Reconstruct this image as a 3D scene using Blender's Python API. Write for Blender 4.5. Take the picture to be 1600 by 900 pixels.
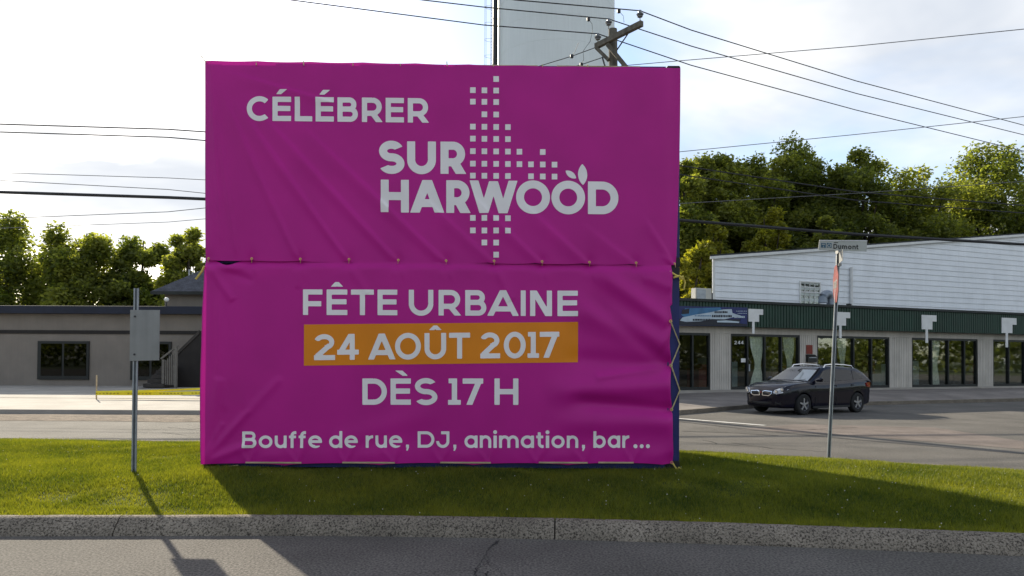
import bpy, bmesh, math, random
import numpy as np
from mathutils import Vector, Matrix
from mathutils.bvhtree import BVHTree
R = math.radians
rnd = random.Random(7)
for o in list(bpy.data.objects): bpy.data.objects.remove(o)
scene = bpy.context.scene
COL = scene.collection

# ------------------------------------------------------------------ camera
F, CX, HOR, PITCH, ROLL, EYE = 1100.0, 800.0, 563.0, R(0.95), R(0.28), 1.65
CY = HOR - F * math.tan(PITCH)
cd = bpy.data.cameras.new('camera'); cam = bpy.data.objects.new('camera', cd); COL.objects.link(cam)
cd.sensor_width = 36; cd.lens = 36 * F / 1600; cd.shift_y = (CY - 450) / 1600
cd.clip_start = 0.05; cd.clip_end = 5000
cam.matrix_world = Matrix.Translation((0, 0, EYE)) @ Matrix.Rotation(R(90) + PITCH, 4, 'X') @ Matrix.Rotation(ROLL, 4, 'Z')
scene.camera = cam
scene.render.resolution_x, scene.render.resolution_y = 1024, 576

# ------------------------------------------------------------------ light
SUN_EL, SUN_AZ = R(26.5), R(34)          # azimuth: degrees to the left of straight ahead
sun_dir = Vector((-math.sin(SUN_AZ) * math.cos(SUN_EL), math.cos(SUN_AZ) * math.cos(SUN_EL), math.sin(SUN_EL)))
sd = bpy.data.lights.new('sun', 'SUN'); sd.energy = 3.6; sd.angle = R(0.6); sd.color = (1, 0.90, 0.72)
so = bpy.data.objects.new('sun', sd); COL.objects.link(so)
so.rotation_euler = (-sun_dir).to_track_quat('-Z', 'Y').to_euler()
world = bpy.data.worlds.new('World'); scene.world = world; world.use_nodes = True
nt = world.node_tree; nt.nodes.clear(); N = nt.nodes.new; L = nt.links.new
out = N('ShaderNodeOutputWorld'); bg = N('ShaderNodeBackground'); bg.inputs[1].default_value = 0.1
sky = N('ShaderNodeTexSky'); sky.sky_type = 'NISHITA'; sky.sun_disc = False
sky.sun_elevation = SUN_EL; sky.sun_rotation = -SUN_AZ; sky.dust_density = 0.8
tc = N('ShaderNodeTexCoord'); sep = N('ShaderNodeSeparateXYZ'); L(tc.outputs['Generated'], sep.inputs[0])
def mth(op, a, b=None, clamp=False):
    n = N('ShaderNodeMath'); n.operation = op; n.use_clamp = clamp
    for i, v in enumerate((a, b)):
        if v is None: continue
        if isinstance(v, (int, float)): n.inputs[i].default_value = v
        else: L(v, n.inputs[i])
    return n.outputs[0]
zz = mth('ADD', mth('MAXIMUM', sep.outputs[2], 0.0), 0.16)
cmb = N('ShaderNodeCombineXYZ'); L(mth('DIVIDE', sep.outputs[0], zz), cmb.inputs[0]); L(mth('DIVIDE', sep.outputs[1], zz), cmb.inputs[1])
def wnoise(scale, detail, off):
    m = N('ShaderNodeMapping'); m.inputs['Location'].default_value = off; L(cmb.outputs[0], m.inputs[0])
    n = N('ShaderNodeTexNoise'); n.inputs['Scale'].default_value = scale; n.inputs['Detail'].default_value = detail
    n.inputs['Roughness'].default_value = 0.52; n.inputs['Distortion'].default_value = 0.35; L(m.outputs[0], n.inputs[0]); return n.outputs[0]
def ramp(fac, stops):
    r = N('ShaderNodeValToRGB'); e = r.color_ramp.elements
    while len(e) < len(stops): e.new(0.5)
    for i, (p, c) in enumerate(stops): e[i].position = p; e[i].color = (*c, 1)
    L(fac, r.inputs[0]); return r.outputs[0]
mask = ramp(wnoise(0.75, 6, (3.1, 1.7, 0)), [(0.40, (0, 0, 0)), (0.58, (1, 1, 1))])
shade = ramp(wnoise(1.1, 5, (9.4, 4.2, 2)), [(0.36, (0.50, 0.55, 0.63)), (0.66, (1, 0.99, 0.97))])
mul = N('ShaderNodeMix'); mul.data_type = 'RGBA'; mul.blend_type = 'MULTIPLY'; mul.inputs[0].default_value = 1
L(shade, mul.inputs[6]); mul.inputs[7].default_value = (5.7, 5.7, 5.7, 1)
mix = N('ShaderNodeMix'); mix.data_type = 'RGBA'; L(mask, mix.inputs[0]); L(sky.outputs[0], mix.inputs[6]); L(mul.outputs[2], mix.inputs[7])
L(mix.outputs[2], bg.inputs[0]); L(bg.outputs[0], out.inputs[0])
vs = scene.view_settings; vs.view_transform = 'Standard'; vs.look = 'None'; vs.gamma = 1; vs.use_curve_mapping = False
vs.exposure = 1.2

# ------------------------------------------------------------------ pixel -> place
def ray(px, py):
    x, y = px - CX, py - CY
    c, s = math.cos(ROLL), math.sin(ROLL)
    x, y = x * c + y * s, -x * s + y * c
    cp, sp = math.cos(PITCH), math.sin(PITCH)
    v = -y / F
    return Vector((x / F, cp - v * sp, sp + v * cp))
def at(px, py, Y=None, Z=None):
    d = ray(px, py)
    t = Y / d.y if Y is not None else (Z - EYE) / d.z
    return Vector((d.x * t, d.y * t, EYE + d.z * t))

# ------------------------------------------------------------------ materials
def new_mat(name):
    m = bpy.data.materials.new(name); m.use_nodes = True; return m, m.node_tree
def mat(name, col, rough=0.7, var=0.15, scale=4.0, bump=0.0, bscale=40.0, spec=0.4, metal=0.0, speck=0.0, sscale=120.0, coat=0.0, streak=0.0):
    """procedural surface: base colour broken by two noises, optional speckle, streaks and bump"""
    m, t = new_mat(name); N = t.nodes.new; L = t.links.new
    b = t.nodes['Principled BSDF']; b.inputs['Roughness'].default_value = rough; b.inputs['Metallic'].default_value = metal
    b.inputs['Specular IOR Level'].default_value = spec; b.inputs['Coat Weight'].default_value = coat; b.inputs['Coat Roughness'].default_value = 0.05
    tc = N('ShaderNodeTexCoord')
    def noise(s, d=4, sc=None):
        n = N('ShaderNodeTexNoise'); n.inputs['Scale'].default_value = s; n.inputs['Detail'].default_value = d
        if sc:
            mp = N('ShaderNodeMapping'); mp.inputs['Scale'].default_value = sc; L(tc.outputs['Object'], mp.inputs[0]); L(mp.outputs[0], n.inputs[0])
        else: L(tc.outputs['Object'], n.inputs[0])
        return n.outputs[0]
    def shade_by(src, fac, lo, hi, k, q=(0.3, 0.7)):
        mr = N('ShaderNodeMapRange'); mr.inputs[1].default_value = q[0]; mr.inputs[2].default_value = q[1]
        mr.inputs[3].default_value = lo; mr.inputs[4].default_value = hi; L(fac, mr.inputs[0])
        mx = N('ShaderNodeMix'); mx.data_type = 'RGBA'; mx.blend_type = 'MULTIPLY'; mx.inputs[0].default_value = 1
        if isinstance(src, tuple): mx.inputs[6].default_value = (*src, 1)
        else: L(src, mx.inputs[6])
        cb = N('ShaderNodeCombineColor'); [L(mr.outputs[0], cb.inputs[i]) for i in range(3)]
        L(cb.outputs[0], mx.inputs[7]); return mx.outputs[2]
    c = shade_by(tuple(col), noise(scale, 6), 1 - var, 1 + var, 1)
    if speck: c = shade_by(c, noise(sscale, 2), 1 - speck, 1 + speck * 0.6, 1, (0.35, 0.65))
    if streak: c = shade_by(c, noise(1.0, 5, (9, 9, 0.35)), 1 - streak, 1 + streak * 0.5, 1)
    L(c, b.inputs['Base Color'])
    if bump:
        bp = N('ShaderNodeBump'); bp.inputs['Strength'].default_value = bump; bp.inputs['Distance'].default_value = 0.02
        L(noise(bscale, 6), bp.inputs['Height']); L(bp.outputs[0], b.inputs['Normal'])
    return m
def cloth_mat(name, col, trans=0.11):
    m = mat(name, col, 0.45, 0.07, 1.6, 0.04, 160, 0.25)
    t = m.node_tree; N = t.nodes.new; L = t.links.new
    b = t.nodes['Principled BSDF']; tr = N('ShaderNodeBsdfTranslucent'); mx = N('ShaderNodeMixShader'); mx.inputs[0].default_value = trans
    tr.inputs[0].default_value = (*[min(1, c * 1.35) for c in col], 1)
    L(b.outputs[0], mx.inputs[1]); L(tr.outputs[0], mx.inputs[2]); L(mx.outputs[0], t.nodes['Material Output'].inputs[0]); return m
def leaf_mat(name, c1, c2, trans=0.45, glow=(1.45, 1.4, 0.5)):
    m, t = new_mat(name); N = t.nodes.new; L = t.links.new
    b = t.nodes['Principled BSDF']; b.inputs['Roughness'].default_value = 0.5; b.inputs['Specular IOR Level'].default_value = 0.3
    at_ = N('ShaderNodeAttribute'); at_.attribute_name = 'tone'
    r = N('ShaderNodeValToRGB'); r.color_ramp.elements[0].color = (*c1, 1); r.color_ramp.elements[1].color = (*c2, 1)
    L(at_.outputs['Fac'], r.inputs[0]); L(r.outputs[0], b.inputs['Base Color'])
    tr = N('ShaderNodeBsdfTranslucent'); g = N('ShaderNodeMix'); g.data_type = 'RGBA'; g.blend_type = 'MULTIPLY'; g.inputs[0].default_value = 1
    L(r.outputs[0], g.inputs[6]); g.inputs[7].default_value = (*glow, 1); L(g.outputs[2], tr.inputs[0])
    mx = N('ShaderNodeMixShader'); mx.inputs[0].default_value = trans
    L(b.outputs[0], mx.inputs[1]); L(tr.outputs[0], mx.inputs[2]); L(mx.outputs[0], t.nodes['Material Output'].inputs[0]); return m
def glass_mat(name, tint, refl=1.0, rough=0.02):
    m, t = new_mat(name); N = t.nodes.new; L = t.links.new; t.nodes.remove(t.nodes['Principled BSDF'])
    tr = N('ShaderNodeBsdfTransparent'); tr.inputs[0].default_value = (*tint, 1)
    gl = N('ShaderNodeBsdfGlossy'); gl.inputs['Roughness'].default_value = rough
    lw = N('ShaderNodeFresnel'); lw.inputs[0].default_value = 1.5
    k = N('ShaderNodeMath'); k.operation = 'MULTIPLY'; k.use_clamp = True; k.inputs[1].default_value = refl; L(lw.outputs[0], k.inputs[0])
    tcn = N('ShaderNodeTexCoord'); nn = N('ShaderNodeTexNoise'); nn.inputs['Scale'].default_value = 1.3; L(tcn.outputs['Object'], nn.inputs[0])
    bp = N('ShaderNodeBump'); bp.inputs['Strength'].default_value = 0.06; L(nn.outputs[0], bp.inputs['Height']); L(bp.outputs[0], gl.inputs['Normal'])
    mx = N('ShaderNodeMixShader'); L(k.outputs[0], mx.inputs[0]); L(tr.outputs[0], mx.inputs[1]); L(gl.outputs[0], mx.inputs[2])
    L(mx.outputs[0], t.nodes['Material Output'].inputs[0]); return m
def pitted_mat(name, col, dark):
    """weathered exposed-aggregate concrete"""
    m, t = new_mat(name); N = t.nodes.new; L = t.links.new; b = t.nodes['Principled BSDF']; b.inputs['Roughness'].default_value = 0.9
    b.inputs['Specular IOR Level'].default_value = 0.2
    tc = N('ShaderNodeTexCoord')
    n1 = N('ShaderNodeTexNoise'); n1.inputs['Scale'].default_value = 54; n1.inputs['Detail'].default_value = 4; n1.inputs['Roughness'].default_value = 0.7; L(tc.outputs['Object'], n1.inputs[0])
    n2 = N('ShaderNodeTexNoise'); n2.inputs['Scale'].default_value = 2.2; n2.inputs['Detail'].default_value = 5; L(tc.outputs['Object'], n2.inputs[0])
    r = N('ShaderNodeValToRGB'); e = r.color_ramp.elements
    e[0].position = 0.39; e[0].color = (*dark, 1); e[1].position = 0.51; e[1].color = (*col, 1)
    x = e.new(0.66); x.color = (*[c * 1.3 for c in col], 1)
    L(n1.outputs[0], r.inputs[0])
    mr = N('ShaderNodeMapRange'); mr.inputs[1].default_value = 0.3; mr.inputs[2].default_value = 0.7; mr.inputs[3].default_value = 0.75; mr.inputs[4].default_value = 1.2; L(n2.outputs[0], mr.inputs[0])
    mx = N('ShaderNodeMix'); mx.data_type = 'RGBA'; mx.blend_type = 'MULTIPLY'; mx.inputs[0].default_value = 1; L(r.outputs[0], mx.inputs[6]); L(mr.outputs[0], mx.inputs[7])
    L(mx.outputs[2], b.inputs['Base Color'])
    bp = N('ShaderNodeBump'); bp.inputs['Strength'].default_value = 0.8; bp.inputs['Distance'].default_value = 0.012; L(n1.outputs[0], bp.inputs['Height']); L(bp.outputs[0], b.inputs['Normal'])
    return m

MT = dict(
    magenta=cloth_mat('magenta_vinyl', (0.53, 0.012, 0.275)),
    print_white=mat('printed_white', (0.85, 0.80, 0.79), 0.45, 0.05, 2, 0.03, 160, 0.3),
    print_orange=mat('printed_orange', (0.74, 0.23, 0.004), 0.45, 0.05, 2, 0.03, 160, 0.3),
    cont_blue=mat('container_blue', (0.012, 0.018, 0.13), 0.5, 0.2, 2.5, 0.1, 30, 0.4, streak=0.25),
    cont_dark=mat('container_casting', (0.012, 0.011, 0.015), 0.6, 0.3, 8, 0.2, 40),
    rope=mat('sisal_rope', (0.50, 0.42, 0.22), 0.9, 0.2, 30, 0.3, 200),
    rope_yellow=mat('yellow_rope', (0.65, 0.52, 0.12), 0.8, 0.2, 30, 0.3, 200),
    tie=mat('tie_cord', (0.50, 0.26, 0.14), 0.8, 0.2, 30),
    batten=mat('pale_wood_batten', (0.46, 0.36, 0.22), 0.8, 0.2, 6, 0.1, 60),
    brass=mat('brass_grommet', (0.60, 0.36, 0.16), 0.4, 0.1, 20, metal=0.8),
    asphalt=mat('asphalt', (0.124, 0.114, 0.101), 0.92, 0.24, 0.7, 0.6, 60, 0.25, speck=0.5, sscale=48),
    crack=mat('asphalt_crack', (0.022, 0.021, 0.020), 0.95, 0.3, 20),
    tar=mat('tar_seam', (0.045, 0.041, 0.038), 0.7, 0.25, 6),
    patch=mat('asphalt_patch', (0.155, 0.128, 0.112), 0.92, 0.22, 1.5, 0.3, 90, 0.25, speck=0.25, sscale=80),
    paint=mat('road_paint', (0.68, 0.66, 0.62), 0.8, 0.25, 5, 0.1, 80, speck=0.2),
    kerb=pitted_mat('kerb_concrete', (0.22, 0.188, 0.148), (0.042, 0.034, 0.028)),
    walk=mat('sidewalk_concrete', (0.36, 0.33, 0.29), 0.9, 0.15, 1.0, 0.2, 60, 0.2, speck=0.15),
    fore=mat('forecourt_paving', (0.21, 0.185, 0.165), 0.9, 0.25, 0.8, 0.2, 60, 0.2, speck=0.2),
    gravel=mat('gravel_dirt', (0.17, 0.135, 0.105), 0.95, 0.4, 3.5, 0.8, 30, 0.1, speck=0.4, sscale=30),
    soil=mat('lawn_soil', (0.050, 0.070, 0.014), 0.95, 0.3, 3, 0.3, 60, 0.1),
    far=mat('far_ground', (0.07, 0.085, 0.035), 0.95, 0.3, 0.05),
    grass=leaf_mat('grass_blade', (0.024, 0.062, 0.007), (0.255, 0.280, 0.034), 0.50, (1.48, 1.30, 0.5)),
    clover=mat('clover_flower', (0.62, 0.60, 0.50), 0.8, 0.1),
    tank=mat('tank_paint', (0.70, 0.735, 0.745), 0.5, 0.04, 0.25, 0.03, 3, 0.4, streak=0.04),
    steel=mat('galvanised_steel', (0.33, 0.35, 0.37), 0.45, 0.15, 8, 0.05, 60, 0.5, metal=0.6),
    dark_steel=mat('dark_steel', (0.05, 0.05, 0.055), 0.5, 0.2, 8, metal=0.4),
    wood=mat('weathered_pole_wood', (0.15, 0.138, 0.112), 0.9, 0.25, 5, 0.4, 30, 0.15, streak=0.3),
    porcelain=mat('grey_porcelain', (0.20, 0.21, 0.23), 0.25, 0.1, 5),
    wire=mat('wire_black', (0.022, 0.022, 0.024), 0.6, 0.1),
    wire_grey=mat('wire_grey', (0.15, 0.15, 0.155), 0.5, 0.1),
    siding=mat('white_siding', (0.80, 0.82, 0.84), 0.6, 0.06, 1.2, 0.05, 20, 0.3, streak=.04),
    white=mat('white_trim', (0.68, 0.68, 0.66), 0.6, 0.08, 3),
    roof_dark=mat('dark_roof_edge', (0.03, 0.034, 0.032), 0.8, 0.2, 3),
    green=mat('dark_green_cladding', (0.010, 0.040, 0.024), 0.5, 0.25, 1.2, 0.05, 20, 0.4, streak=.25),
    beige=mat('ribbed_beige_cladding', (0.50, 0.465, 0.41), 0.7, 0.12, 1.2, 0.05, 30, 0.3, streak=.12),
    frame_black=mat('black_window_frame', (0.012, 0.014, 0.014), 0.4, 0.1, 5),
    glass=glass_mat('shop_glass', (0.86, 0.89, 0.86), 0.55),
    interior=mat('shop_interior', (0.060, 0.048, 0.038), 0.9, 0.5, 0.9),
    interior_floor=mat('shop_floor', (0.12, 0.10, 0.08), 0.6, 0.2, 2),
    curtain=mat('lace_curtain', (0.74, 0.76, 0.70), 0.9, 0.2, 14, 0.3, 60),
    cloth_red=mat('dull_red_panel', (0.20, 0.035, 0.022), 0.7, 0.2, 6),
    sign_navy=mat('sign_navy', (0.008, 0.016, 0.11), 0.4, 0.2, 2),
    sign_dark=mat('sign_dark', (0.006, 0.008, 0.020), 0.4, 0.2, 2),
    sign_blue=mat('sign_blue', (0.035, 0.14, 0.28), 0.4, 0.25, 3),
    sign_pale=mat('sign_pale', (0.42, 0.50, 0.56), 0.4, 0.12, 3),
    plastic=mat('pale_plastic', (0.52, 0.50, 0.44), 0.5, 0.08, 4),
    galv_blue=mat('dull_vent_metal', (0.22, 0.25, 0.29), 0.45, 0.15, 6, metal=0.4),
    sign_white=mat('street_sign_white', (0.40, 0.41, 0.38), 0.45, 0.1, 6),
    sign_teal=mat('street_sign_teal', (0.03, 0.10, 0.16), 0.45, 0.1, 6),
    sign_black=mat('street_sign_black', (0.02, 0.02, 0.018), 0.5, 0.1, 6),
    sign_red=mat('stop_sign_red', (0.20, 0.028, 0.024), 0.5, 0.35, 9),
    sign_back=mat('sign_back_metal', (0.26, 0.26, 0.255), 0.5, 0.10, 3, 0.05, 30, metal=0.5, streak=.15),
    stucco=mat('beige_stucco', (0.235, 0.205, 0.175), 0.9, 0.10, 1, 0.25, 60, 0.2, streak=.04),
    shingle=mat('dark_shingle', (0.070, 0.072, 0.085), 0.9, 0.35, 3, 0.4, 20, 0.2, speck=0.3, sscale=20),
    navy_trim=mat('navy_trim', (0.010, 0.014, 0.030), 0.6, 0.2, 3),
    brown_trim=mat('brown_trim', (0.020, 0.016, 0.014), 0.7, 0.2, 3),
    stair=mat('dark_stair_wood', (0.050, 0.043, 0.037), 0.8, 0.25, 4),
    rail=mat('grey_rail_wood', (0.16, 0.145, 0.125), 0.8, 0.2, 4),
    tape=mat('caution_tape', (0.80, 0.66, 0.02), 0.4, 0.08, 4),
    tape_ink=mat('tape_ink', (0.42, 0.33, 0.012), 0.5, 0.1, 4),
    bark=mat('bark', (0.060, 0.050, 0.038), 0.95, 0.3, 3, 0.6, 20, 0.1),
    leaf_dark=leaf_mat('leaf_dark', (0.070, 0.100, 0.024), (0.275, 0.300, 0.090), 0.68),
    leaf_mid=leaf_mat('leaf_mid', (0.095, 0.128, 0.028), (0.330, 0.345, 0.100), 0.68),
    leaf_yellow=leaf_mat('leaf_yellow', (0.16, 0.175, 0.020), (0.38, 0.36, 0.060), 0.58),
    car_paint=mat('navy_car_paint', (0.0020, 0.0020, 0.010), 0.16, 0.05, 2, 0.0, 40, 0.25, coat=0.22),
    car_black=mat('car_black_plastic', (0.010, 0.010, 0.011), 0.6, 0.1, 10),
    car_glass=glass_mat('car_glass', (0.14, 0.17, 0.16), 1.1),
    screen=glass_mat('windscreen_glass', (0.88, 0.90, 0.89), 1.5),
    glare_white=mat('painted_sky_glare', (0.85, 0.87, 0.88), 0.5, 0.06, 6),  # white of the sky reflection painted behind the windscreen
    car_seat=mat('car_interior', (0.03, 0.03, 0.03), 0.9, 0.2, 5),
    chrome=mat('chrome', (0.72, 0.73, 0.75), 0.15, 0.03, 5, metal=1.0),
    lens=mat('headlight_lens', (0.55, 0.57, 0.60), 0.08, 0.2, 14, spec=0.8, coat=1.0),
    lens_dark=mat('headlight_bowl', (0.16, 0.17, 0.19), 0.1, 0.2, 14, spec=0.8, coat=1.0),
    lens_red=mat('tail_lens', (0.25, 0.01, 0.01), 0.15, 0.1, 10, coat=1.0),
    rubber=mat('tyre_rubber', (0.015, 0.015, 0.015), 0.85, 0.15, 10),
    alloy=mat('alloy_rim', (0.42, 0.43, 0.45), 0.3, 0.06, 8, metal=0.8),
)

# ------------------------------------------------------------------ mesh helpers
class MB:
    def __init__(s): s.v = []; s.f = []
    def add(s, vs, fs):
        n = len(s.v); s.v += [tuple(v) for v in vs]; s.f += [tuple(i + n for i in f) for f in fs]; return s
    def box(s, c, d, M=None):
        x, y, z = (k / 2 for k in d)
        vs = [Vector((a * x, b * y, e * z)) for a in (-1, 1) for b in (-1, 1) for e in (-1, 1)]
        if M is not None: vs = [M @ v for v in vs]
        vs = [v + Vector(c) for v in vs]
        return s.add(vs, [(0, 1, 3, 2), (4, 6, 7, 5), (0, 4, 5, 1), (2, 3, 7, 6), (0, 2, 6, 4), (1, 5, 7, 3)])
    def bb(s, a, b): return s.box([(p + q) / 2 for p, q in zip(a, b)], [abs(q - p) for p, q in zip(a, b)])
    def tube(s, pts, r, n=8, cap=True):
        pts = [Vector(p) for p in pts]; rs = r if isinstance(r, (list, tuple)) else [r] * len(pts)
        rings = []; up0 = Vector((0, 0, 1))
        for i, p in enumerate(pts):
            d = (pts[min(i + 1, len(pts) - 1)] - pts[max(i - 1, 0)]).normalized()
            u = d.cross(up0 if abs(d.z) < 0.95 else Vector((0, 1, 0))).normalized(); w = u.cross(d)
            rings.append([p + (u * math.cos(2 * math.pi * k / n) + w * math.sin(2 * math.pi * k / n)) * rs[i] for k in range(n)])
        vs = [v for rg in rings for v in rg]; fs = []
        for i in range(len(pts) - 1):
            for k in range(n): fs.append((i * n + k, i * n + (k + 1) % n, (i + 1) * n + (k + 1) % n, (i + 1) * n + k))
        if cap: fs += [tuple(range(n))[::-1], tuple((len(pts) - 1) * n + k for k in range(n))]
        return s.add(vs, fs)
    def lathe(s, prof, c=(0, 0, 0), axis='z', n=24, close=False):
        vs = []; fs = []
        for r, h in prof:
            for k in range(n):
                a = 2 * math.pi * k / n; p = (r * math.cos(a), r * math.sin(a), h)
                if axis == 'y': p = (p[0], p[2], p[1])
                vs.append(Vector(p) + Vector(c))
        m = len(prof)
        for i in range(m - 1 + (1 if close else 0)):
            for k in range(n): fs.append((i * n + k, i * n + (k + 1) % n, ((i + 1) % m) * n + (k + 1) % n, ((i + 1) % m) * n + k))
        return s.add(vs, fs)
    def prism(s, poly, vec):
        n = len(poly); a = [Vector(p) for p in poly]; v = Vector(vec); b = [p + v for p in a]
        return s.add(a + b, [tuple(range(n))[::-1], tuple(range(n, 2 * n))] + [(i, (i + 1) % n, n + (i + 1) % n, n + i) for i in range(n)])
    def grid(s, rows):
        m = len(rows); n = len(rows[0])
        return s.add([p for r in rows for p in r], [(i * n + j, i * n + j + 1, (i + 1) * n + j + 1, (i + 1) * n + j) for i in range(m - 1) for j in range(n - 1)])
    def build(s, name, m, parent=None, smooth=False, loc=None, fix=True, bevel=0):
        me = bpy.data.meshes.new(name); me.from_pydata(s.v, [], s.f)
        if fix:
            bm = bmesh.new(); bm.from_mesh(me); bmesh.ops.recalc_face_normals(bm, faces=bm.faces)
            if bevel: bmesh.ops.bevel(bm, geom=bm.edges[:], offset=bevel, segments=2, affect='EDGES', clamp_overlap=True)
            bm.to_mesh(me); bm.free()
        me.materials.append(MT[m] if isinstance(m, str) else m)
        if smooth:
            me.polygons.foreach_set('use_smooth', [True] * len(me.polygons))
            if smooth != 'all': me.set_sharp_from_angle(angle=R(38))
        o = bpy.data.objects.new(name, me); COL.objects.link(o)
        if parent is not None: o.parent = parent
        if loc is not None: o.location = loc
        return o
def tag(o, label=None, cat=None, group=None, kind=None):
    for k, v in (('label', label), ('category', cat), ('group', group), ('kind', kind)):
        if v: o[k] = v
    return o
def thing(name, label, cat, loc=(0, 0, 0), rz=0, group=None):
    o = bpy.data.objects.new(name, None); COL.objects.link(o); o.location = loc; o.rotation_euler = (0, 0, rz)
    o.empty_display_size = 0.2
    return tag(o, label, cat, group)
def copy_tree(o, parent=None):
    c = o.copy(); COL.objects.link(c); c.parent = parent
    for ch in [k for k in bpy.data.objects if k.parent == o]: copy_tree(ch, c)
    return c
def mesh_np(name, verts, faces, m, tone=None, parent=None):
    """big meshes straight from numpy; faces (n,3) or (n,4)"""
    me = bpy.data.meshes.new(name); k = faces.shape[1]
    me.vertices.add(len(verts)); me.vertices.foreach_set('co', verts.astype(np.float32).ravel())
    me.loops.add(faces.size); me.loops.foreach_set('vertex_index', faces.astype(np.int32).ravel())
    me.polygons.add(len(faces)); me.polygons.foreach_set('loop_start', np.arange(0, faces.size, k, dtype=np.int32))
    me.update(calc_edges=True)
    if tone is not None:
        a = me.attributes.new('tone', 'FLOAT', 'POINT'); a.data.foreach_set('value', tone.astype(np.float32))
    me.materials.append(MT[m]); o = bpy.data.objects.new(name, me); COL.objects.link(o)
    if parent is not None: o.parent = parent
    return o

# ------------------------------------------------------------------ ground and roads
tag(MB().add([(-1500, -600, -0.06), (1500, -600, -0.06), (1500, 2400, -0.06), (-1500, 2400, -0.06)], [(0, 1, 2, 3)]).build('ground', 'far'), kind='structure')
road = tag(MB().add([(-90, -40, 0), (90, -40, 0), (90, 40, 0), (-90, 40, 0)], [(0, 1, 2, 3)]).build('road', 'asphalt'), kind='structure')

def curve(xs, ys):
    """smooth interpolation through a few points"""
    xs, ys = np.array(xs, float), np.array(ys, float); g = np.gradient(ys, xs)
    def f(x):
        x = np.asarray(x, float); i = np.clip(np.searchsorted(xs, x) - 1, 0, len(xs) - 2)
        h = xs[i + 1] - xs[i]; t = np.clip((x - xs[i]) / h, 0, 1)
        return ((2*t**3 - 3*t**2 + 1) * ys[i] + (t**3 - 2*t**2 + t) * h * g[i] + (-2*t**3 + 3*t**2) * ys[i + 1] + (t**3 - t**2) * h * g[i + 1])
    return f
yF = curve([-15, -9, -6, -3.2, -2.0, 0, 3.05, 6, 9, 12.6], [6.1, 6.35, 6.48, 6.57, 6.60, 6.54, 6.22, 5.75, 5.15, 4.3])
yB = curve([-15, -10, -6.2, 0, 2.9, 4.95, 7, 10, 12.6], [13.5, 13.4, 13.05, 12.6, 12.05, 11.15, 10.1, 8.2, 6.2])
KW, KH = 0.22, 0.155
def lawn_z(x, y):
    x = np.asarray(x, float); y = np.asarray(y, float)
    d = np.minimum(y - (yF(x) + KW), (yB(x) - KW) - y)
    t = np.clip(d / 1.7, 0, 1); t = t * t * (3 - 2 * t)
    return KH - 0.02 + 0.13 * t + 0.012 * np.sin(x * 2.1 + y) * t
xs = np.linspace(-15, 12.6, 140); rows = []
for x in xs:
    a, b = float(yF(x)) + KW - 0.01, float(yB(x)) - KW + 0.01
    rows.append([(x, a + (b - a) * k / 40, float(lawn_z(x, a + (b - a) * k / 40))) for k in range(41)])
tag(MB().grid(rows).build('lawn', 'soil', smooth='all'), kind='structure')
def kerb_run(name, fy, side, x0, joints, x1, label_children=True):
    root = thing(name, None, None); root['kind'] = 'structure'
    cuts = [x0] + joints + [x1]
    for a, b in zip(cuts[:-1], cuts[1:]):
        n = max(4, int((b - a) / 0.12)); rows = []
        for i in range(n + 1):
            x = a + 0.006 + (b - a - 0.012) * i / n; y = float(fy(x)); e = 0.01
            tx, ty = 1.0, (float(fy(x + e)) - float(fy(x - e))) / (2 * e); l = math.hypot(tx, ty); nx, ny = -ty / l * side, 1 / l * side
            j = [rnd.uniform(-0.004, 0.004) for _ in range(8)]
            prof = [(-.005, -0.05), (0.010 + j[0], 0.025), (0.058 + j[1], 0.085 + j[7]), (0.098 + j[2], KH - 0.03), (0.125, KH - 0.008 + j[3]), (0.150, KH + j[4] * 0.5), (KW - 0.02, KH + j[5] * 0.5), (KW, KH - 0.012), (KW, -0.05)]
            rows.append([(x + nx * p, y + ny * p, h) for p, h in prof])
        m = MB().grid(rows); k = len(rows[0]); m.f += [tuple(range(k)), tuple(n * k + q for q in range(k))[::-1]]
        m.build('kerb_stone', 'kerb', root, smooth=True)
    return root
xj = at(868, 840, Z=0.05).x
kerb_run('kerb', yF, 1, -15, [xj - 12.3, xj - 8.2, xj - 4.1, xj, xj + 4.1, xj + 8.2], 12.6)
kerb_run('kerb', yB, -1, -15, [-11, -7, -3, 1, 5, 9], 12.6)

# grass blades: real geometry, nobody could count it
D = 8.97                     # distance of the container front
XL, XR = at(320.5, 400, Y=D).x, at(320.5, 400, Y=D).x + 6.058
BASE = 0.262
def scatter(n, x0, x1, seed, cond):
    g = np.random.default_rng(seed); x = g.uniform(x0, x1, n); u = g.uniform(0, 1, n)
    a, b = yF(x) + KW - .055 * (np.sin(x * 9) * np.sin(x * 23 + 1) + .35).clip(0, 1), yB(x) - KW; y = a + (b - a) * u
    keep = cond(x, y) & ~((x > XL + 0.05) & (x < XR - 0.05) & (y > D + 0.06) & (y < D + 2.38)); return x[keep], y[keep], g
def lowfreq(x, y): return 0.5 + 0.25 * (np.sin(1.7 * x + 0.6 * y) * np.sin(2.3 * y - 0.8 * x + 1) + np.sin(5.1 * x + 2) * np.sin(4.3 * y + x))
bx, by, g = scatter(950000, -9.5, 9.5, 3, lambda x, y: (np.abs(x) < y * 0.80) & (np.random.default_rng(5).uniform(0, 1, len(x)) < np.clip(1.25 - (y - 6.5) * 0.12, 0.35, 1)))
nb = len(bx); z0 = lawn_z(bx, by); lf = lowfreq(bx, by)
cl = 0.5 + 0.5 * np.sin(bx * 23 + 3 * np.sin(by * 17)) * np.sin(by * 27 + 3 * np.sin(bx * 13)); fr = np.exp(-((by - yF(bx) - KW) / (.16 + .14 * np.sin(bx * 1.9) ** 2)) ** 2)
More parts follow.
